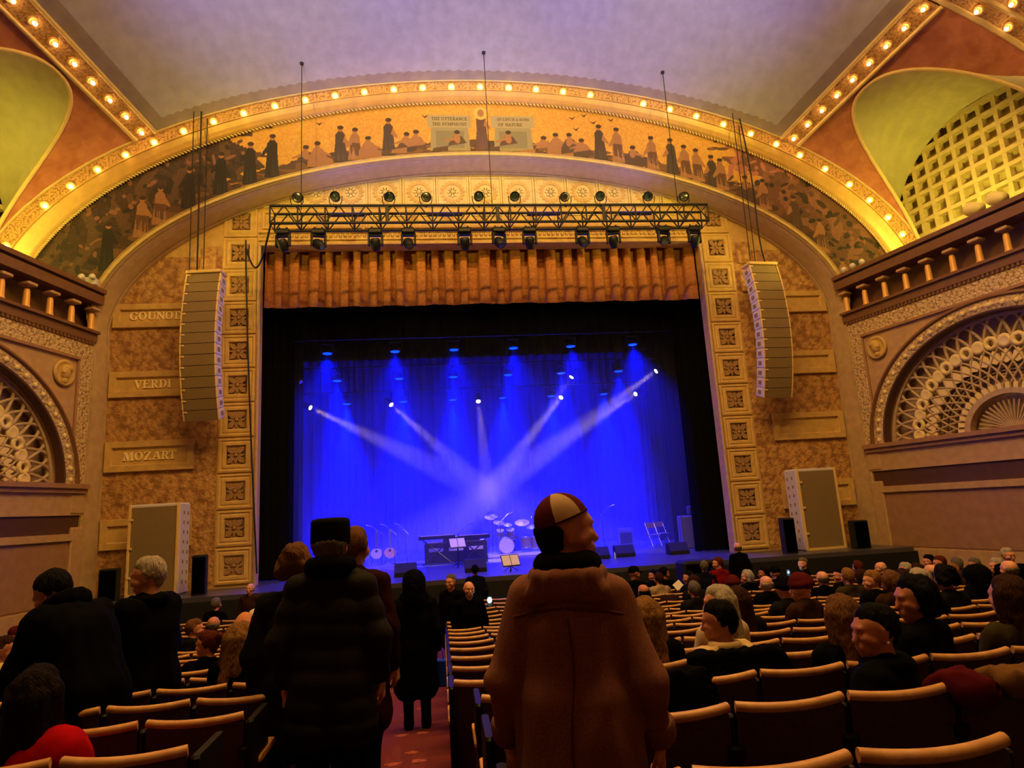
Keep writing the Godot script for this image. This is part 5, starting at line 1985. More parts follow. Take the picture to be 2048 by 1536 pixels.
const HAIR := {white = Color(0.82, 0.78, 0.72), grey = Color(0.5, 0.47, 0.44), brown = Color(0.26, 0.15, 0.09), dark = Color(0.05, 0.035, 0.03), red = Color(0.42, 0.18, 0.1), blond = Color(0.66, 0.48, 0.28), light = Color(0.52, 0.36, 0.22), maroon = Color(0.3, 0.08, 0.08), black = Color(0.02, 0.02, 0.025), peach = Color(0.75, 0.5, 0.36)}
const COAT := {black = Color(0.014, 0.014, 0.018), charcoal = Color(0.09, 0.085, 0.09), navy = Color(0.04, 0.06, 0.14), brown = Color(0.2, 0.12, 0.08), beige = Color(0.6, 0.52, 0.42), cream = Color(0.78, 0.7, 0.56), red = Color(0.42, 0.05, 0.07), olive = Color(0.2, 0.17, 0.1), plum = Color(0.16, 0.06, 0.08)}
const SKIN := [Color(0.78, 0.52, 0.4), Color(0.7, 0.45, 0.33), Color(0.82, 0.58, 0.46), Color(0.5, 0.3, 0.2)]


func hair_tint(c: Color) -> StandardMaterial3D:
	var key := "hair" + c.to_html()
	if not cache.has(key):
		var m := mat(c, 0.7)
		m.metallic_specular = 0.2
		m.albedo_texture = M.strand
		m.uv1_triplanar = true
		m.uv1_scale = Vector3(9.0, 1.6, 9.0)
		m.heightmap_enabled = true
		m.heightmap_texture = M.strand_height
		m.heightmap_scale = 1.2
		cache[key] = m
	return cache[key]


func person(kind: String, at: Vector3, turn: float, s: float, look: int, hair: String, hue: String, coat: String, label: String, group := "", skin := 0) -> Node3D:
	# look: 0 ahead, 1 towards the person's left, -1 right
	var P := pose(kind)
	var t := thing("person", label, "person", at, turn, group)
	t.scale = Vector3.ONE * s
	var hx := head_xf(P, 0.9 * look, 0.12 if look else 0.05)
	var o := put(shared("skin" + kind + str(look), func() -> ArrayMesh: return skin_mesh(P, hx, 0.0095, 0.028)), "body", tint(SKIN[skin], 0.6), t)
	put(shared("coat" + kind, func() -> ArrayMesh:
		var mb := MB.new()
		var b := coat_bones(P, 1.0, 0.0 if kind == "seated" else 0.32)
		b.append(bone(P.neck + Vector3(-0.05, 0.025, 0.03), P.neck + Vector3(0.05, 0.025, 0.03), 0.038))
		soft(mb, b, 0.022, 0.022, [], 0.02, 7.0)
		return mb.done()), "coat", tint(COAT[coat]), t)
	put(shared("legs" + kind, func() -> ArrayMesh: return legs_mesh(P)), "trousers", tint(Color(0.03, 0.03, 0.04)), t)
	if hair != "bald":
		put(shared("hair" + hair, func() -> ArrayMesh: return hair_mesh(hair)), "hat" if hair in ["beanie", "cap"] else "hood" if hair == "hood" else "hair", tint(HAIR[hue], 0.85) if hair in ["beanie", "cap", "hood"] else hair_tint(HAIR[hue]), t, hx)
	put(shared("eyes", func() -> ArrayMesh: return MB.new().ball(Vector3(0.033, 0.012, -0.083), Vector3.ONE * 0.011, 8, 6).ball(Vector3(-0.033, 0.012, -0.083), Vector3.ONE * 0.011, 8, 6).done()), "eyes", M.black, t, hx)
	return t


const LISTENERS := [
	[3.30, 3.70, 1.02, 0.6, 1, "short", "dark", "black", "dark-haired listener turned aside", 0],
	[2.90, 5.34, 1.06, 0.2, 0, "short", "brown", "beige", "listener with brown hair in a pale beige jacket", 0],
	[3.35, 4.52, 1.10, -0.4, -1, "short", "dark", "black", "dark-haired listener looking along the row", 1],
	[3.58, 5.34, 1.05, 0.5, 1, "short", "dark", "navy", "listener in navy reading a white programme", 0],
	[3.08, 6.98, 1.06, 0.0, 0, "bob", "brown", "charcoal", "brown bobbed listener in charcoal", 0],
	[4.52, 4.52, 1.02, 0.4, 1, "short", "dark", "black", "dark-bearded listener in black", 3],
	[4.56, 6.16, 1.04, 0.5, 1, "bob", "white", "black", "white-haired woman in black looking aside", 2],
	[3.16, 8.62, 1.05, 0.0, 0, "beanie", "maroon", "charcoal", "listener in a maroon knit hat", 1],
	[3.35, 9.44, 1.05, 0.0, 0, "fringe", "white", "black", "balding white-haired listener in black", 2],
	[5.36, 5.34, 1.03, 0.3, 1, "short", "dark", "navy", "dark-haired listener in navy", 1],
	[5.22, 6.16, 1.06, 0.0, 0, "cap", "black", "black", "listener in a black cap", 0],
	[2.35, 11.90, 1.04, 0.2, 0, "beanie", "black", "charcoal", "listener in a black knit hat", 0],
	[2.08, 12.75, 1.06, 0.5, 1, "beanie", "maroon", "brown", "listener in a russet hat and brown coat", 2],
	[4.81, 8.62, 1.04, 0.0, 0, "fringe", "grey", "black", "bald grey-fringed listener in black", 2],
	[1.54, 8.62, 1.04, 0.1, 0, "fringe", "dark", "plum", "dark-haired listener with a bald crown and plum coat", 1],
	[2.13, 9.44, 1.04, 0.0, 0, "short", "grey", "charcoal", "grey-haired listener in a charcoal jacket", 2],
	[0.41, 14.42, 1.05, 0.4, 1, "long", "white", "cream", "pale-haired listener in a cream cardigan", 2],
	[0.96, 13.62, 1.02, 0.0, 0, "long", "brown", "charcoal", "listener with long brown hair in charcoal", 0],
	[-0.44, 15.20, 1.03, 0.0, 0, "long", "blond", "black", "listener with long blond hair in black", 0],
	[7.12, 6.16, 1.06, 0.0, 0, "short", "red", "brown", "red-haired listener in brown", 2],
	[5.53, 8.62, 1.02, 0.3, 0, "bob", "brown", "brown", "brown bobbed listener in a brown coat", 0],
	[7.64, 6.16, 1.02, 0.2, 1, "fringe", "white", "charcoal", "white-fringed listener in charcoal", 2],
	[5.64, 7.80, 1.03, 0.5, 1, "short", "dark", "black", "dark-haired listener in black turned to a neighbour", 0],
	[4.77, 9.44, 1.06, 0.0, 0, "short", "blond", "olive", "fair-haired listener in olive", 2],
	[4.07, 11.08, 1.03, 0.3, 1, "short", "blond", "black", "fair short-haired listener in black", 2],
	[7.00, 7.80, 1.04, 0.3, 1, "short", "white", "navy", "white-haired listener in navy", 2],
	[6.64, 8.62, 1.04, 0.0, 0, "short", "brown", "charcoal", "brown-haired listener in charcoal", 0],
	[6.26, 9.44, 1.04, 0.1, 0, "fringe", "grey", "black", "pink-headed balding listener in black", 2],
	[3.78, 11.90, 1.03, 0.0, 0, "bob", "light", "brown", "light brown bobbed listener in brown", 0],
	[4.57, 11.08, 1.01, 0.0, 0, "curly", "brown", "brown", "curly brown-haired listener in brown", 0],
	[2.87, 13.62, 1.05, 0.0, 0, "short", "white", "black", "white-haired listener in black", 2],
	[3.84, 12.75, 1.04, 0.1, 0, "curly", "dark", "charcoal", "dark curly-haired listener in charcoal", 3],
	[8.10, 7.80, 1.06, 0.0, 0, "short", "grey", "olive", "grey-haired listener in olive", 0],
	[9.16, 6.98, 1.00, 0.4, 1, "short", "grey", "charcoal", "grey-haired listener in charcoal looking aside", 1],
	[7.32, 8.62, 1.01, 0.0, 0, "bob", "blond", "brown", "blond bobbed listener in brown", 2],
	[8.20, 8.62, 1.03, 0.6, 1, "short", "white", "olive", "white-haired listener in olive turned aside", 2],
	[6.20, 11.08, 1.04, 0.0, 0, "fringe", "grey", "black", "bald pink-headed listener in black", 2],
	[4.96, 11.90, 1.00, 0.0, 0, "hood", "black", "black", "listener in a black hood", 0],
	[8.79, 6.16, 1.07, 0.5, 1, "short", "dark", "black", "dark-haired listener by the side rail", 0],
	[8.39, 6.98, 1.07, 0.5, 1, "short", "red", "plum", "red-haired listener in plum by the side rail", 0],
	[1.72, 15.92, 1.02, 0.1, 0, "long", "brown", "olive", "listener with long brown hair in an olive coat", 0],
	[1.07, 15.92, 1.05, 0.7, 1, "bob", "black", "black", "dark-haired listener in black in profile", 1],
	[0.57, 15.92, 0.99, 0.1, 0, "long", "light", "black", "listener with long light brown hair in black", 0],
	[-5.42, 8.80, 1.04, 0.0, 0, "fringe", "grey", "black", "bald grey-fringed listener in black by the painted wall", 1],
	[-6.91, 4.00, 1.09, -0.3, 0, "short", "grey", "black", "grey-haired listener in black by the stage", 0],
	[-5.40, 9.60, 1.03, -0.5, -1, "short", "light", "charcoal", "light-haired listener looking along the row", 0],
	[-4.21, 12.80, 0.97, 0.5, 1, "bun", "red", "black", "listener with a red-brown bun in black", 0],
	[-4.51, 10.40, 1.05, 0.0, 0, "beanie", "peach", "cream", "listener in a peach knit hat and cream jumper", 2],
	[-3.43, 14.24, 1.04, -0.3, -1, "long", "blond", "black", "listener with long blond hair glancing aside in black", 2],
	[-4.44, 9.60, 1.04, -0.6, -1, "curly", "red", "brown", "curly red-haired listener in brown", 2],
	[-5.02, 8.00, 1.05, 0.0, 0, "cap", "white", "black", "listener in a white skullcap", 0],
	[-6.50, 12.00, 1.03, -0.6, -1, "short", "brown", "cream", "brown-haired listener in a cream collar", 1],
	[-6.60, 11.20, 1.02, -0.3, -1, "long", "light", "brown", "listener with long light brown hair in brown", 0],
	[-9.21, 7.20, 1.03, 0.0, 0, "cap", "maroon", "plum", "listener in a maroon cap", 0],
]

const STANDERS := [
	[1.65, 7.60, 0.95, -0.4, -1, "cap", "black", "black", "man in a dark cap standing in the far rows and leaning to a neighbour", 1],
	[3.69, 5.90, 0.93, -0.3, 0, "short", "grey", "navy", "grey-haired man in navy standing with his back turned near the stage", 1],
	[4.01, 5.90, 0.96, 0.2, 1, "short", "red", "red", "man in a red jumper over a white collar standing near the stage", 2],
	[5.86, 2.90, 1.05, 0.1, 0, "fringe", "grey", "black", "grey-haired man in black standing at the stage front by the panelled wall", 2],
	[5.54, 6.60, 0.90, 0.9, 1, "short", "grey", "black", "grey-haired man in black holding up a lit phone", 2],
	[-6.33, 3.30, 0.96, 3.0, 0, "fringe", "white", "brown", "bald bearded man in brown standing at the stage front facing the seats", 2],
	[7.23, 9.80, 0.89, 2.2, 1, "short", "white", "black", "white-haired person standing by the side rail facing the seats", 2],
	[-1.70, 7.40, 1.00, 2.6, 0, "short", "grey", "black", "grey-haired man in black standing near the stage facing the seats", 0],
	[-1.06, 3.20, 0.99, 0.0, 0, "short", "dark", "navy", "dark-haired man in navy standing close to the stage front", 0],
	[-1.46, 9.30, 0.94, 3.3, 0, "fringe", "grey", "black", "grey-bearded man in black standing in the rows facing the seats", 2],
	[-2.86, 14.90, 1.08, 0.0, 0, "curly", "light", "charcoal", "person with fluffy fair hair and charcoal coat standing in the aisle before the quilted jacket", 0],
	[-2.53, 14.40, 1.17, -0.3, 0, "short", "light", "plum", "light brown-haired person in plum standing in the aisle before the quilted jacket", 1],
]


# ---------------------------------------------------------------- audience and the people standing near the camera
func audience() -> void:
	for q in LISTENERS:
		var z: float = q[1]
		var off: Vector3 = Basis(Vector3.UP, q[3]) * (pose("seated").head * q[2])
		var at := Vector3(q[0] - off.x, floor_y(z), z - 0.17 - off.z - 0.02)
		var p := person("seated", at, q[3] * 0.7, q[2], q[4], q[5], q[6], q[7], q[8] + " seated in the audience", "", q[9])
		p.position.z = minf(p.position.z, z + 0.0)
	for q in STANDERS:
		var z: float = q[1]
		person("standing", Vector3(q[0], floor_y(z), z), q[3], q[2], q[4], q[5], q[6], q[7], q[8], "", q[9])


func field(bones: Array, k: float, p: Vector3) -> float:
	var s := 0.0
	for b in bones:
		var q: Vector3 = (p - b[0]) * b[4]
		var ab: Vector3 = (b[1] - b[0]) * b[4]
		var t := clampf(q.dot(ab) / maxf(ab.length_squared(), 1e-9), 0.0, 1.0)
		s += exp(-((q - ab * t).length() - lerpf(b[2], b[3], t)) / k)
	return -k * log(s)


func back_point(bones: Array, k: float, x: float, y: float, out := 0.0) -> Vector3:   # where a line along -z meets the back of a garment
	var p := Vector3(x, y, 0.45)
	for n in 60:
		var d := field(bones, k, p)
		if d < 0.002: break
		p.z -= maxf(d * 0.7, 0.002)
	return p + Vector3(0, 0, out)


func figure(label: String, at: Vector3, turn: float, s: float, P: Dictionary, hx: Transform3D, skin := 0) -> Node3D:
	var t := thing("person", label, "person", at, turn)
	t.scale = Vector3.ONE * s
	put(skin_mesh(P, hx, 0.0055, 0.02), "body", tint(SKIN[skin], 0.55), t)
	put(legs_mesh(P, 0.018), "trousers", tint(Color(0.03, 0.03, 0.04)), t)
	put(shared("eyes", func() -> ArrayMesh: return MB.new().ball(Vector3(0.033, 0.012, -0.083), Vector3.ONE * 0.011, 8, 6).ball(Vector3(-0.033, 0.012, -0.083), Vector3.ONE * 0.011, 8, 6).done()), "eyes", M.black, t, hx)
	return t


func garment(bones: Array, cell: float, k: float, amp: float, freq := 6.0, quilt := 0.0) -> ArrayMesh:
	var mb := MB.new()
	soft(mb, bones, cell, k, [], amp, freq, quilt)
	return mb.done()


func collar_bones(c: Vector3, r: float, h: float, w: float, open := 0.5) -> Array:   # a standing collar round the neck, open in front
	var b := []
	for k in 9:
		var a0 := -PI / 2 + open + (TAU - 2.0 * open) * k / 9.0
		var a1 := -PI / 2 + open + (TAU - 2.0 * open) * (k + 1) / 9.0
		for y in [0.0, h * 0.5, h]:
			var e: float = 1.0 + 0.15 * (y / maxf(h, 0.001))
			b.append(bone(c + Vector3(cos(a0) * r * e, y, sin(a0) * r * e), c + Vector3(cos(a1) * r * e, y, sin(a1) * r * e), w))
	return b


func foreground_people() -> void:
	# the man in the brown overcoat and panelled skullcap, back turned, face to the right
	var P := pose("standing")
	P.sh = Vector3(0.17, 1.37, 0.0)
	P.el = Vector3(0.268, 1.08, 0.05)
	P.wr = Vector3(0.285, 0.84, -0.12)
	var hx := head_xf(P, -1.2, 0.0)
	var t := figure("man in a russet brown overcoat, dark scarf and panelled skullcap standing with his back turned", Vector3(-1.35, floor_y(17.0), 17.0), -0.3, 1.065, P, hx)
	var russet := textured(Color(0.55, 0.33, 0.26), M.seat_back.albedo_texture, 5.0, 0.92)
	var cb := coat_bones(P, 1.03, 0.0)
	for s in [-1.0, 1.0]:
		cb.append(bone(P.hip + Vector3(s * 0.08, 0.1, 0), P.hip + Vector3(s * 0.1, -0.55, 0.02), 0.14, 0.17, Vector3(1, 1, 1.05)))
	put(garment(cb, 0.012, 0.01, 0.014, 4.0), "overcoat", russet, t)
	var seam := []
	for k in 19:
		var x := -0.2 + 0.4 * k / 18.0
		seam.append(back_point(cb, 0.01, x, 1.305 + 0.03 * cos(x * 7.0), 0.004))
	put(MB.new().tube(seam, 0.006, 5).done(), "yoke_seam", tint(Color(0.36, 0.19, 0.15)), t)
	seam = []
	for k in 24:
		seam.append(back_point(cb, 0.01, 0.012 * sin(k * 0.4), 1.3 - 0.036 * k, 0.002))
	put(MB.new().tube(seam, 0.004, 5).done(), "back_seam", tint(Color(0.36, 0.19, 0.15)), t)
	for s in [-1.0, 1.0]:
		var c: Vector3 = (P.el as Vector3).lerp(P.wr, 0.86) * Vector3(s, 1, 1)
		var d: Vector3 = ((P.wr - P.el) * Vector3(s, 1, 1)).normalized()
		put(MB.new().tube([c - d * 0.05, c - d * 0.03, c + d * 0.03, c + d * 0.045], [0.055, 0.066, 0.064, 0.055], 14).done(), "cuff", russet, t)
	var col := collar_bones(P.neck + Vector3(0, -0.03, 0.005), 0.105, 0.05, 0.02, 0.45)
	col.append_array([bone(P.neck + Vector3(-0.12, -0.05, 0.06), P.neck + Vector3(0.12, -0.05, 0.06), 0.035), bone(P.neck + Vector3(-0.15, -0.06, -0.02), P.neck + Vector3(-0.12, -0.04, 0.05), 0.03), bone(P.neck + Vector3(0.15, -0.06, -0.02), P.neck + Vector3(0.12, -0.04, 0.05), 0.03)])
	put(garment(col, 0.011, 0.012, 0.008, 9.0), "collar", russet, t)
	put(garment(collar_bones(P.neck + Vector3(0, 0.025, -0.005), 0.076, 0.035, 0.022, 0.2), 0.01, 0.016, 0.004, 14.0), "scarf", tint(COAT.black), t)
	put(hair_mesh("fringe"), "hair", hair_tint(HAIR.dark), t, hx)
	var cx := hx * Transform3D(Basis(Vector3.RIGHT, 0.32), Vector3(0, 0.045, 0.012))
	var cap := Node3D.new()
	cap.name = "skullcap"
	t.add_child(cap)
	for k in 6:
		var rows := []
		for q in 8:
			var a := deg_to_rad(2.0 + 84.0 * q / 7.0)
			var row := PackedVector3Array()
			for e in 7:
				var b := TAU / 6 * (k + e / 6.0) - 0.62
				row.append(cx * (Vector3(sin(a) * cos(b) * 0.93, cos(a), sin(a) * sin(b)) * 0.109))
			rows.append(row)
		put(MB.new().grid(rows, false, true).done(), "cap_panel", tint(Color(0.72, 0.6, 0.46)) if k == 0 else tint(Color(0.33, 0.12, 0.11)), cap)
	var brim := []
	for k in 25:
		var b := TAU * k / 24.0
		brim.append(cx * (Vector3(sin(1.5) * cos(b) * 0.93, cos(1.5), sin(1.5) * sin(b)) * 0.109))
	put(MB.new().tube(brim, 0.004, 6).done(), "cap_band", tint(Color(0.2, 0.06, 0.06)), cap)
	# the man in the quilted jacket and square hat in the aisle
	P = pose("standing")
	P.el = Vector3(0.265, 1.1, 0.05)
	P.wr = Vector3(0.255, 0.87, -0.1)
	hx = head_xf(P, -0.1, 0.05)
	t = figure("man in a black quilted jacket and square dark hat seen from behind in the aisle", Vector3(-2.55, floor_y(15.35), 15.35), 0.0, 1.15, P, hx)
	cb = coat_bones(P, 1.08, 0.2)
	cb.append(bone(P.neck + Vector3(-0.06, 0.0, 0.02), P.neck + Vector3(0.06, 0.0, 0.02), 0.075))
	put(garment(cb, 0.012, 0.018, 0.005, 7.0, 0.011), "quilted_jacket", tint(Color(0.13, 0.115, 0.095), 0.7), t)
	put(garment(collar_bones(P.neck + Vector3(0, 0.03, 0.01), 0.085, 0.04, 0.028, 0.3), 0.012, 0.012, 0.0), "collar", tint(COAT.black), t)
	put(hair_mesh("fringe"), "hair", hair_tint(HAIR.grey), t, hx)
	put(MB.new().lathe([[0.0, 0.0], [0.1, 0.0], [0.108, 0.015], [0.107, 0.07], [0.106, 0.12], [0.1, 0.138], [0.07, 0.146], [0.0, 0.148]], 20, hx * Transform3D(Basis(Vector3.RIGHT, 0.06), Vector3(0, 0.0, 0.012))).done(), "square_hat", tint(Color(0.05, 0.05, 0.06)), t)
	# the hooded figure further down the aisle
	P = pose("standing")
	hx = head_xf(P, 0.0, 0.15)
	t = figure("hooded figure in a long black coat walking down the aisle", Vector3(-2.198, floor_y(11.5), 11.5), 0.05, 1.0, P, hx, 1)
	cb = coat_bones(P, 1.22, 0.42)
	put(garment(cb, 0.018, 0.022, 0.02), "long_coat", tint(Color(0.025, 0.025, 0.035)), t)
	put(hair_mesh("hood"), "fur_hood", tint(Color(0.03, 0.03, 0.04)), t, hx)
	# the stooping man
	P = pose("standing")
	P.hip = Vector3(0, 0.94, 0.05)
	P.chest = Vector3(0, 1.24, -0.05)
	P.neck = Vector3(0, 1.4, -0.18)
	P.head = Vector3(0, 1.49, -0.31)
	P.sh = Vector3(0.18, 1.34, -0.13)
	P.el = Vector3(0.24, 1.08, -0.2)
	P.wr = Vector3(0.16, 0.96, -0.4)
	P.hd = Vector3(0, -0.3, -1)
	hx = head_xf(P, 0.25, 0.65)
	var bt := Basis(Vector3.UP, 1.05)
	var off: Vector3 = bt * (P.head * 1.13)
	t = figure("dark-haired man in a black coat stooping over the seats", Vector3(-4.573 - off.x, floor_y(14.6), 14.6 - off.z), 1.05, 1.13, P, hx, 1)
	cb = coat_bones(P, 1.25, 0.35)
	put(garment(cb, 0.016, 0.024, 0.02, 5.0), "coat", tint(COAT.black), t)
	var cxf := Transform3D(Basis(Vector3.RIGHT, -0.6), P.neck + Vector3(0, 0.0, 0.02))
	put(garment(moved(collar_bones(Vector3.ZERO, 0.09, 0.05, 0.022, 0.4), cxf), 0.012, 0.012, 0.0), "collar", tint(COAT.black), t)
	put(hair_mesh("short"), "hair", hair_tint(HAIR.dark), t, hx)
	# the white-haired man beside him
	P = pose("standing")
	P.el = Vector3(0.25, 1.1, -0.1)
	P.wr = Vector3(0.14, 1.08, -0.36)
	P.hd = Vector3(-0.2, 0.1, -1)
	hx = head_xf(P, 0.45, 0.2)
	t = figure("white-haired man in a black coat standing sideways holding a phone", Vector3(-4.2, floor_y(13.95), 13.95), 1.05, 1.115, P, hx, 2)
	cb = coat_bones(P, 1.22, 0.4)
	put(garment(cb, 0.016, 0.024, 0.018, 5.0), "coat", tint(COAT.black), t)
	put(garment(collar_bones(P.neck + Vector3(0, -0.02, 0.0), 0.092, 0.045, 0.02, 0.4), 0.012, 0.012, 0.006), "collar", tint(COAT.black), t)
	put(hair_mesh("short"), "hair", hair_tint(HAIR.white), t, hx)
	var ph := thing("mobile_phone", "dim mobile phone held by the white-haired man", "phone", t.transform * Vector3(0.02, 1.16, -0.46), 1.0)
	put(MB.new().bevel_box(Vector3.ZERO, Vector3(0.075, 0.012, 0.15), 0.004).done(), "case", M.black, ph)
	put(MB.new().box(Vector3(0, 0.008, 0), Vector3(0.066, 0.003, 0.13)).done(), "screen", mat(Color(0.3, 0.32, 0.38), 0.2), ph)
	# the man in profile in the near rows
	P = pose("seated")
	hx = head_xf(P, 0.85, 0.08)
	var b2 := Basis(Vector3.UP, 0.62)
	off = b2 * (P.head * 1.0)
	P.el = Vector3(0.33, 0.74, -0.2)
	t = figure("dark-haired man in a black jacket seated in profile with a pale ear stud", Vector3(0.3 - off.x, floor_y(16.76), 16.44 - off.z), 0.62, 0.96, P, hx, 1)
	cb = coat_bones(P, 1.3, 0.0)
	put(garment(cb, 0.014, 0.022, 0.014, 6.0), "jacket", tint(COAT.black), t)
	put(garment(collar_bones(P.neck + Vector3(0, 0.0, 0.0), 0.09, 0.03, 0.02, 0.4), 0.011, 0.012, 0.0), "collar", tint(COAT.black), t)
	put(hair_mesh("short"), "hair", hair_tint(HAIR.dark), t, hx)
	put(MB.new().ball(Vector3(-0.094, -0.036, 0.006), Vector3.ONE * 0.008, 8, 6).done(), "ear_stud", M.white, t, hx)
	put(MB.new().ball(Vector3(0.094, -0.036, 0.006), Vector3.ONE * 0.008, 8, 6).done(), "ear_stud", M.white, t, hx)
	# the man in the cream shirt
	P = pose("seated")
	hx = head_xf(P, 0.75, 0.15)
	off = Basis(Vector3.UP, 0.3) * (P.head * 1.06)
	t = figure("dark-haired man in a cream shirt seated with a black jacket behind him", Vector3(0.085 - off.x, floor_y(15.2) - 0.1, 15.02 - off.z), 0.3, 1.06, P, hx, 1)
	cb = coat_bones(P, 1.1, 0.0)
	put(garment(cb, 0.014, 0.022, 0.02, 8.0), "shirt", tint(Color(0.8, 0.7, 0.52)), t)
	put(garment(collar_bones(P.neck + Vector3(0, 0.01, 0.0), 0.072, 0.03, 0.014, 0.4), 0.01, 0.01, 0.0), "collar", tint(Color(0.8, 0.7, 0.52)), t)
	put(hair_mesh("short"), "hair", hair_tint(HAIR.dark), t, hx)
	# the long-haired woman in red
	P = pose("seated")
	hx = head_xf(P, 0.3, 0.0)
	t = figure("woman with long dark hair in a bright red top seated across the aisle", Vector3(-3.72, floor_y(16.55), 16.5), -0.25, 0.985, P, hx, 0)
	put(garment(coat_bones(P, 1.3, 0.0), 0.014, 0.022, 0.012, 7.0), "red_top", tint(Color(0.62, 0.03, 0.07)), t)
	put(hair_mesh("long"), "hair", hair_tint(Color(0.12, 0.075, 0.06)), t, hx)


func belongings() -> void:
	# coats thrown over seat backs: a fold over the rail, hanging on both sides
	var drape := func(label: String, x0: float, x1: float, z: float, h: float, c: Color, cat := "jacket") -> void:
		var y := floor_y(z)
		var b := []
		var n := maxi(2, int((x1 - x0) / 0.07))
		for k in n + 1:
			var x := lerpf(x0, x1, float(k) / n)
			var d: float = h * (0.8 + 0.2 * sin(k * 2.1))
			b.append(bone(Vector3(x, y + 0.95, z + 0.02), Vector3(x + 0.02, y + 0.95 - d, z + 0.055), 0.045, 0.055, Vector3(1, 1, 1.9)))
			b.append(bone(Vector3(x, y + 0.96, z - 0.03), Vector3(x - 0.02, y + 0.93 - d * 0.5, z - 0.1), 0.04, 0.045, Vector3(1, 1, 1.9)))
		var o := put(garment(b, 0.014, 0.02, 0.016, 7.0), "draped_" + cat, tint(c))
		tag(o, label, cat)
	drape.call("black jacket draped over the seat back behind the cream shirt", -0.2, 0.4, 15.2, 0.2, COAT.black)
	drape.call("black jacket draped over the seat back behind the blond listener", -0.72, -0.42, 15.92, 0.16, COAT.black)
	drape.call("tan scarf lying over the seat back beside the man in profile", 0.66, 0.82, 16.76, 0.02, Color(0.4, 0.28, 0.16), "scarf")
	drape.call("maroon jacket over the seat back beside the man in profile", 0.42, 0.54, 16.76, 0.05, Color(0.28, 0.05, 0.09))
	drape.call("olive cap and jacket bundled on the seat back across the aisle", -3.28, -3.06, 17.35, 0.05, Color(0.32, 0.25, 0.14))
	drape.call("brown coat over a seat back near the beige jacket", 2.6, 2.9, 6.16, 0.2, COAT.brown, "coat")
	# a black coat hanging over the aisle-end armrest
	var y := floor_y(17.1)
	var b := []
	for k in 6:
		b.append(bone(Vector3(-1.79, y + 0.72, 16.9 + 0.06 * k), Vector3(-1.85 + 0.02 * (k % 2), y + 0.12 + 0.05 * (k % 3), 16.88 + 0.08 * k), 0.06, 0.08))
	var o := put(garment(b, 0.016, 0.026, 0.02, 5.0), "hanging_coat", tint(COAT.black))
	tag(o, "black coat hanging over the aisle-end armrest", "coat")
	o = put(MB.new().tube([Vector3(-1.74, y + 0.62, 17.34), Vector3(-1.76, y + 0.35, 17.36), Vector3(-1.75, y + 0.08, 17.34)], 0.018, 6).done(), "bag_strap", M.white)
	tag(o, "pale bag strap hanging beside the black coat on the aisle", "strap")
	# the bright blue bag of the hooded figure
	var bag := thing("blue_bag", "bright blue carrier bag held by the hooded figure", "bag", Vector3(-1.93, floor_y(11.3) + 0.42, 11.3))
	put(MB.new().bevel_box(Vector3(0, 0.15, 0), Vector3(0.2, 0.3, 0.1), 0.012).done(), "body", tint(Color(0.06, 0.25, 0.85), 0.5), bag)
	put(MB.new().tube([Vector3(-0.05, 0.3, 0), Vector3(-0.04, 0.4, 0), Vector3(0.04, 0.4, 0), Vector3(0.05, 0.3, 0)], 0.008, 6).done(), "handle", tint(Color(0.06, 0.25, 0.85), 0.5), bag)
	# phones that light up, and a programme
	for q in [["mobile_phone", "mobile phone with a bright white torch by the grey-bearded man", Vector3(-1.13, 0.31, 9.0), Color(0.85, 0.93, 1.0), 0.035], ["mobile_phone", "lit mobile phone held up by a man in black", Vector3(5.23, 0.09, 6.5), Color(0.55, 0.75, 1.0), 0.02]]:
		var ph := thing(q[0], q[1], "phone", q[2])
		put(MB.new().bevel_box(Vector3.ZERO, Vector3(0.075, 0.15, 0.01), 0.004).done(), "case", M.black, ph)
		put(MB.new().ball(Vector3(0, 0.02, 0.012), Vector3(q[4], q[4] * 1.2, 0.01), 10, 6).done(), "torch_light", glow(q[3], 25.0 if q[4] > 0.03 else 6.0), ph)
		omni("torch", Vector3(0, 0.02, 0.03), q[3], 0.06, 0.03, ph)
	var pr := put(MB.new().bar(Vector3(3.24, -0.2, 5.22), Vector3(3.4, -0.1, 5.2), 0.16, 0.004, Vector3(0.2, 0.5, 0.8)).done(), "programme", M.paper)
	tag(pr, "white programme held by the listener in navy", "paper")


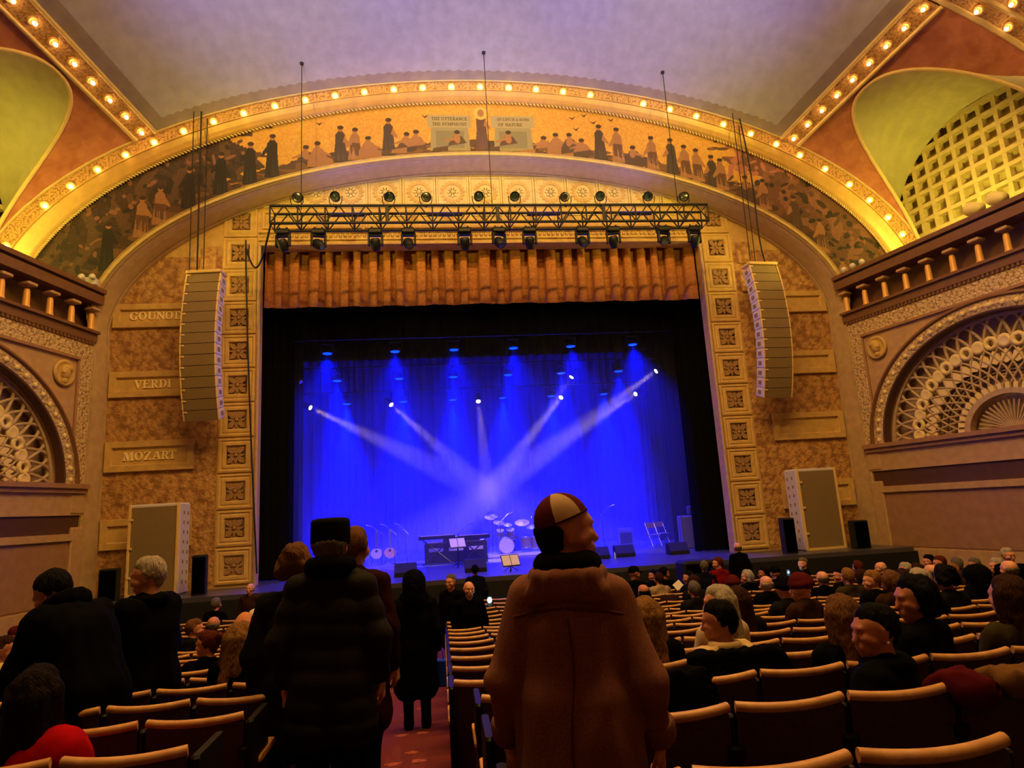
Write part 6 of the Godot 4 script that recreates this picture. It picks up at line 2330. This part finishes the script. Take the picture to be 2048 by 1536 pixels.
# ---------------------------------------------------------------- instruments and gear on the stage
func stage_gear() -> void:
	var rim: Material = M.chrome
	# drum kit
	var kit := thing("drum_kit", "drum kit with many cymbals on a low riser at centre stage", "drum kit", Vector3(0.95, 0.0, -5.4))
	put(MB.new().bevel_box(Vector3(0, 0.05, 0), Vector3(2.3, 0.1, 1.9), 0.02).done(), "riser", M.white, kit)
	var shell := mat(Color(0.5, 0.42, 0.3), 0.35)
	var skin := mat(Color(0.9, 0.9, 0.86), 0.6)
	var drum := func(c: Vector3, r: float, h: float, b: Basis) -> void:
		var d := put(MB.new().lathe([[r, -h / 2], [r, h / 2]], 20, Transform3D(b, c)).done(), "drum_shell", shell, kit)
		for s in [-1.0, 1.0]:
			put(MB.new().lathe([[0.0, s * h / 2], [r * 0.97, s * (h / 2 + 0.005)]], 20, Transform3D(b, c)).done(), "drum_head", skin, d)
			put(MB.new().lathe([[r * 0.97, s * h / 2 - 0.02], [r * 1.05, s * h / 2 - 0.02], [r * 1.05, s * h / 2 + 0.015], [r * 0.97, s * h / 2 + 0.015]], 20, Transform3D(b, c)).done(), "hoop", rim, d)
	drum.call(Vector3(-0.42, 0.4, 0.4), 0.29, 0.42, Basis(Vector3.RIGHT, PI / 2))
	drum.call(Vector3(-0.6, 0.86, 0.25), 0.15, 0.2, Basis(Vector3.RIGHT, 0.5))
	drum.call(Vector3(-0.22, 0.86, 0.25), 0.16, 0.22, Basis(Vector3.RIGHT, 0.5))
	drum.call(Vector3(0.35, 0.45, 0.2), 0.21, 0.38, Basis.IDENTITY)
	drum.call(Vector3(0.75, 0.42, 0.0), 0.22, 0.4, Basis.IDENTITY)
	drum.call(Vector3(-0.1, 0.66, -0.15), 0.18, 0.15, Basis.IDENTITY)
	for q in [[-0.95, 1.45, 0.0, 0.2], [-0.62, 1.25, 0.2, 0.22], [-0.3, 1.15, 0.3, 0.17], [0.25, 1.2, 0.25, 0.28], [0.62, 1.02, 0.1, 0.2], [-0.78, 1.5, -0.2, 0.19]]:
		var c := Vector3(q[0], q[1], q[2])
		var st := put(MB.new().tube([Vector3(q[0], 0.1, q[2] - 0.1), c], 0.014, 6).done(), "cymbal_stand", rim, kit)
		for k in 3:
			var a := TAU * k / 3.0
			put(MB.new().tube([Vector3(q[0], 0.4, q[2] - 0.1), Vector3(q[0] + cos(a) * 0.22, 0.1, q[2] - 0.1 + sin(a) * 0.22)], 0.01, 5).done(), "leg", rim, st)
		put(MB.new().lathe([[q[3], -0.02], [q[3] * 0.3, 0.005], [0.05, 0.03], [0.0, 0.035]], 20, Transform3D(Basis(Vector3.RIGHT, 0.45) * Basis(Vector3.BACK, 0.2 * q[0]), c)).done(), "cymbal", mat(Color(0.95, 0.85, 0.6), 0.25, 0.7), st)
	put(MB.new().lathe([[0.0, 0.5], [0.17, 0.5], [0.18, 0.56], [0.0, 0.58]], 16, Transform3D(Basis.IDENTITY, Vector3(0, 0.05, -0.6))).tube([Vector3(0, 0.1, -0.6), Vector3(0, 0.55, -0.6)], 0.03, 8).done(), "throne", M.black, kit)
	# keyboards on stands with a bench of amplifiers below
	for q in [[-2.0, 0.9, -3.3, 1.25, "wide"], [-0.75, 0.86, -3.1, 1.1, "narrow"]]:
		var k := thing("keyboard", "%s stage keyboard on a black stand beside the drum kit" % q[4], "keyboard", Vector3(q[0], 0, q[2]))
		put(MB.new().bevel_box(Vector3(0, q[1], 0), Vector3(q[3], 0.12, 0.36), 0.02).done(), "body", M.black_metal, k)
		put(MB.new().box(Vector3(0, q[1] + 0.062, 0.08), Vector3(q[3] * 0.9, 0.012, 0.16)).done(), "keys", M.white, k)
		for s in [-1.0, 1.0]:
			put(MB.new().tube([Vector3(s * q[3] * 0.4, 0.01, 0.2), Vector3(-s * q[3] * 0.4, q[1] - 0.06, 0)], 0.02, 6).done(), "stand_leg", M.black_metal, k)
	var org := thing("organ_cabinet", "low dark organ cabinet with lit drawbars behind the keyboards", "organ", Vector3(-1.35, 0, -4.1))
	put(MB.new().bevel_box(Vector3(0, 0.35, 0), Vector3(2.2, 0.7, 0.6), 0.03).done(), "cabinet", mat(Color(0.16, 0.12, 0.1), 0.4), org)
	put(MB.new().bevel_box(Vector3(0.2, 0.78, -0.05), Vector3(1.3, 0.16, 0.4), 0.02).done(), "manual_case", M.black_metal, org)
	put(MB.new().box(Vector3(0.2, 0.87, 0.1), Vector3(1.1, 0.012, 0.12)).done(), "keys", M.white, org)
	for k in 3:
		put(MB.new().bevel_box(Vector3(-0.7 + 0.7 * k, 0.45, 0.31), Vector3(0.5, 0.12, 0.03), 0.008).done(), "panel_strip", M.white, org)
	# amplifiers
	for q in [[-2.2, -4.4, 0.5, 0.55, "pale", Color(0.85, 0.8, 0.68)], [-0.52, -4.7, 0.44, 0.6, "white-framed", Color(0.85, 0.83, 0.85)], [3.1, -6.3, 0.7, 0.8, "black", Color(0.08, 0.08, 0.09)], [5.5, -6.5, 0.6, 0.7, "small blue-lit", Color(0.3, 0.3, 0.4)]]:
		var a := thing("combo_amplifier", "%s combo amplifier standing on the stage" % q[4], "amplifier", Vector3(q[0], 0, q[1]))
		put(MB.new().bevel_box(Vector3(0, q[3] / 2, 0), Vector3(q[2], q[3], 0.3), 0.03).done(), "cabinet", mat(q[5], 0.6), a)
		put(MB.new().box(Vector3(0, q[3] * 0.42, 0.15), Vector3(q[2] * 0.8, q[3] * 0.6, 0.02)).done(), "grille_cloth", M.black_cloth, a)
		put(MB.new().box(Vector3(0, q[3] * 0.86, 0.15), Vector3(q[2] * 0.8, q[3] * 0.1, 0.02)).done(), "control_panel", M.chrome, a)
	# guitars on stands
	var body := PackedVector2Array()
	for k in 28:
		var a := TAU * k / 28.0
		var r := 0.19 + 0.03 * cos(2.0 * a) - 0.035 * sin(a)
		body.append(Vector2(cos(a) * r * (0.95 - 0.12 * absf(sin(a))), sin(a) * r * 1.15))
	var k2 := 0
	for q in [[-4.2, -5.0, Color(0.75, 0.72, 0.7), "pale"], [-3.72, -5.0, Color(0.8, 0.6, 0.4), "honey-coloured"], [-4.6, -4.6, Color(0.35, 0.4, 0.5), "grey"]]:
		var g := thing("guitar", "%s guitar standing upright on a guitar stand" % q[3], "guitar", Vector3(q[0], 0, q[1]))
		var lean := Transform3D(Basis(Vector3.RIGHT, -0.2), Vector3(0, 0.42, 0))
		var bd := put(MB.new().prism(body, 0.09, lean).done(), "body", mat(q[2], 0.35), g)
		put(MB.new().lathe([[0.0, 0.0], [0.05, 0.0]], 14, lean * Transform3D(Basis(Vector3.RIGHT, PI / 2), Vector3(0, 0.05, 0.092))).done(), "sound_hole", M.black, bd)
		put(MB.new().bar(lean * Vector3(0, 0.18, 0.08), lean * Vector3(0, 0.66, 0.06), 0.05, 0.025, Vector3.BACK).done(), "neck", mat(Color(0.25, 0.16, 0.1), 0.4), g)
		put(MB.new().bar(lean * Vector3(0, 0.66, 0.06), lean * Vector3(0, 0.82, 0.04), 0.075, 0.02, Vector3.BACK).done(), "headstock", mat(Color(0.2, 0.14, 0.1), 0.4), g)
		for s in [-1.0, 1.0]:
			put(MB.new().tube([Vector3(0, 0.7, -0.1), Vector3(s * 0.2, 0.01, 0.12)], 0.012, 6).done(), "stand_leg", M.black_metal, g)
		put(MB.new().tube([Vector3(0, 0.7, -0.1), Vector3(0, 0.01, -0.3)], 0.012, 6).done(), "stand_leg", M.black_metal, g)
		k2 += 1
	# microphones on boom stands
	for q in [[-4.0, -4.9, 1.1, -0.35, "over the pale guitar"], [-3.55, -4.9, 1.1, -0.3, "over the honey-coloured guitar"], [-3.1, -4.8, 1.1, -0.25, "between guitars and keyboards"], [-1.3, -2.7, 1.0, 0.35, "over the keyboards"], [1.75, -4.4, 1.0, -0.15, "by the drum riser"], [4.3, -5.2, 1.3, 0.3, "by the black amplifier"], [0.35, -5.0, 1.25, 0.3, "over the drum kit"]]:
		var m := thing("microphone_stand", "microphone on a boom stand %s" % q[4], "microphone", Vector3(q[0], 0, q[1]))
		put(MB.new().tube([Vector3(0, 0.02, 0), Vector3(0, q[2], 0)], 0.013, 6).done(), "pole", M.black_metal, m)
		put(MB.new().lathe([[0.14, 0.0], [0.14, 0.015], [0.03, 0.03], [0.0, 0.03]], 14).done(), "base", M.black_metal, m)
		var tip := Vector3(q[3], q[2] + 0.28, 0.1)
		put(MB.new().tube([Vector3(-q[3] * 0.3, q[2] - 0.08, 0), tip], 0.01, 6).done(), "boom", M.chrome, m)
		put(MB.new().tube([tip, tip + Vector3(q[3], 0.1, 0.05).normalized() * 0.14, tip + Vector3(q[3], 0.1, 0.05).normalized() * 0.2], [0.018, 0.022, 0.03], 10).done(), "capsule", M.chrome, m)
	# floor monitors along the front
	var wedge := PackedVector2Array([Vector2(-0.22, 0), Vector2(0.22, 0), Vector2(0.22, 0.12), Vector2(0.02, 0.36), Vector2(-0.16, 0.36), Vector2(-0.22, 0.3)])
	k2 = 0
	for q in [[3.1, -1.15], [3.98, -1.35], [-0.9, 0.3], [1.6, 0.2], [-2.9, 0.2], [5.6, -0.9]]:
		var w := thing("floor_monitor", "black wedge-shaped floor monitor facing the players", "loudspeaker", Vector3(q[0], 0, q[1]), 0.0, "floor monitors on the stage")
		put(MB.new().prism(wedge, 0.62, Transform3D(Basis(Vector3.UP, -PI / 2), Vector3(0.31, 0, 0))).done(), "cabinet", M.black, w)
		put(MB.new().bar(Vector3(-0.28, 0.25, -0.13), Vector3(0.28, 0.25, -0.13), 0.3, 0.01, Vector3(0, 0.77, -0.64)).done(), "grille_cloth", M.black_metal, w)
	# music stands and papers at the apron
	for q in [[0.05, 1.0, "nearest the brown-coated man"], [-1.35, -1.6, "before the organ"]]:
		var s := thing("music_stand", "music stand with white sheets %s" % ("at the stage lip" if q[1] > 0 else "before the organ"), "music stand", Vector3(q[0], 0, q[1]), 0.3)
		put(MB.new().tube([Vector3(0, 0, 0), Vector3(0, 0.3 if q[1] > 0 else 0.7, 0)], 0.015, 6).done(), "pole", M.black_metal, s)
		for k in 3:
			var a := TAU * k / 3.0
			put(MB.new().tube([Vector3(0, 0.15, 0), Vector3(cos(a) * 0.22, 0.01, sin(a) * 0.22)], 0.01, 5).done(), "leg", M.black_metal, s)
		var h := 0.3 if q[1] > 0 else 0.75
		put(MB.new().bar(Vector3(-0.27, h, 0), Vector3(0.27, h, 0), 0.36, 0.012, Vector3(0, 0.5, 0.86)).done(), "desk", M.black_metal, s)
		for k in 2:
			put(MB.new().bar(Vector3(-0.25 + 0.26 * k, h + 0.01, 0.012), Vector3(-0.01 + 0.26 * k, h + 0.01, 0.012), 0.3, 0.004, Vector3(0, 0.5, 0.86)).done(), "sheet", M.paper, s)
	# the wing with the road cases
	var rc := thing("road_case", "tall draped road case in the wing opposite the keyboards", "case", Vector3(7.1, 0, -3.1), -0.2)
	put(MB.new().bevel_box(Vector3(0, 0.56, 0), Vector3(1.0, 1.12, 0.7), 0.03).done(), "box", mat(Color(0.35, 0.36, 0.42), 0.6), rc)
	for s in [-1.0, 1.0]:
		for e in [-1.0, 1.0]:
			put(MB.new().bevel_box(Vector3(s * 0.49, 0.56, e * 0.34), Vector3(0.05, 1.14, 0.05), 0.01).done(), "corner_rail", M.chrome, rc)
	var mx := thing("rack_unit", "small rack of equipment on top of the road case", "rack", Vector3(7.2, 1.13, -3.1), -0.2)
	put(MB.new().bevel_box(Vector3(0, 0.17, 0), Vector3(0.55, 0.3, 0.4), 0.02).done(), "box", mat(Color(0.25, 0.27, 0.33), 0.5), mx)
	for k in 3:
		put(MB.new().box(Vector3(0, 0.09 + 0.09 * k, 0.21), Vector3(0.5, 0.06, 0.02)).done(), "face_plate", M.chrome, mx)
	for q in [[6.2, -5.0, "folding chair beside the road case"], [6.75, -5.6, "second folding chair deeper in the wing"]]:
		var c := thing("folding_chair", q[2], "chair", Vector3(q[0], 0, q[1]), 0.3)
		put(MB.new().bevel_box(Vector3(0, 0.44, 0), Vector3(0.42, 0.03, 0.4), 0.01).done(), "seat", M.grille, c)
		put(MB.new().bevel_box(Vector3(0, 0.78, -0.2), Vector3(0.42, 0.2, 0.03), 0.01).done(), "backrest", M.grille, c)
		for s in [-1.0, 1.0]:
			put(MB.new().tube([Vector3(s * 0.2, 0.88, -0.22), Vector3(s * 0.2, 0.01, 0.2)], 0.014, 6).done(), "leg", M.chrome, c)
			put(MB.new().tube([Vector3(s * 0.2, 0.44, 0.15), Vector3(s * 0.2, 0.01, -0.22)], 0.014, 6).done(), "leg", M.chrome, c)
	var sub := thing("front_fill", "squat black front-fill loudspeaker before the stage edge", "loudspeaker", Vector3(4.75, floor_y(2.7), 2.75))
	put(MB.new().bevel_box(Vector3(0, 0.72, 0), Vector3(0.95, 1.44, 0.6), 0.06).done(), "cabinet", M.black, sub)
	put(MB.new().box(Vector3(0, 0.9, 0.3), Vector3(0.8, 0.9, 0.02)).done(), "grille_cloth", M.black_cloth, sub)
	var bt := thing("water_bottle", "small pale bottle on the stage floor between the monitors", "bottle", Vector3(3.55, 0, -0.9))
	put(MB.new().lathe([[0.0, 0.0], [0.035, 0.0], [0.035, 0.14], [0.014, 0.18], [0.014, 0.2], [0.0, 0.2]], 10).done(), "body", mat(Color(0.7, 0.8, 0.85), 0.2), bt)
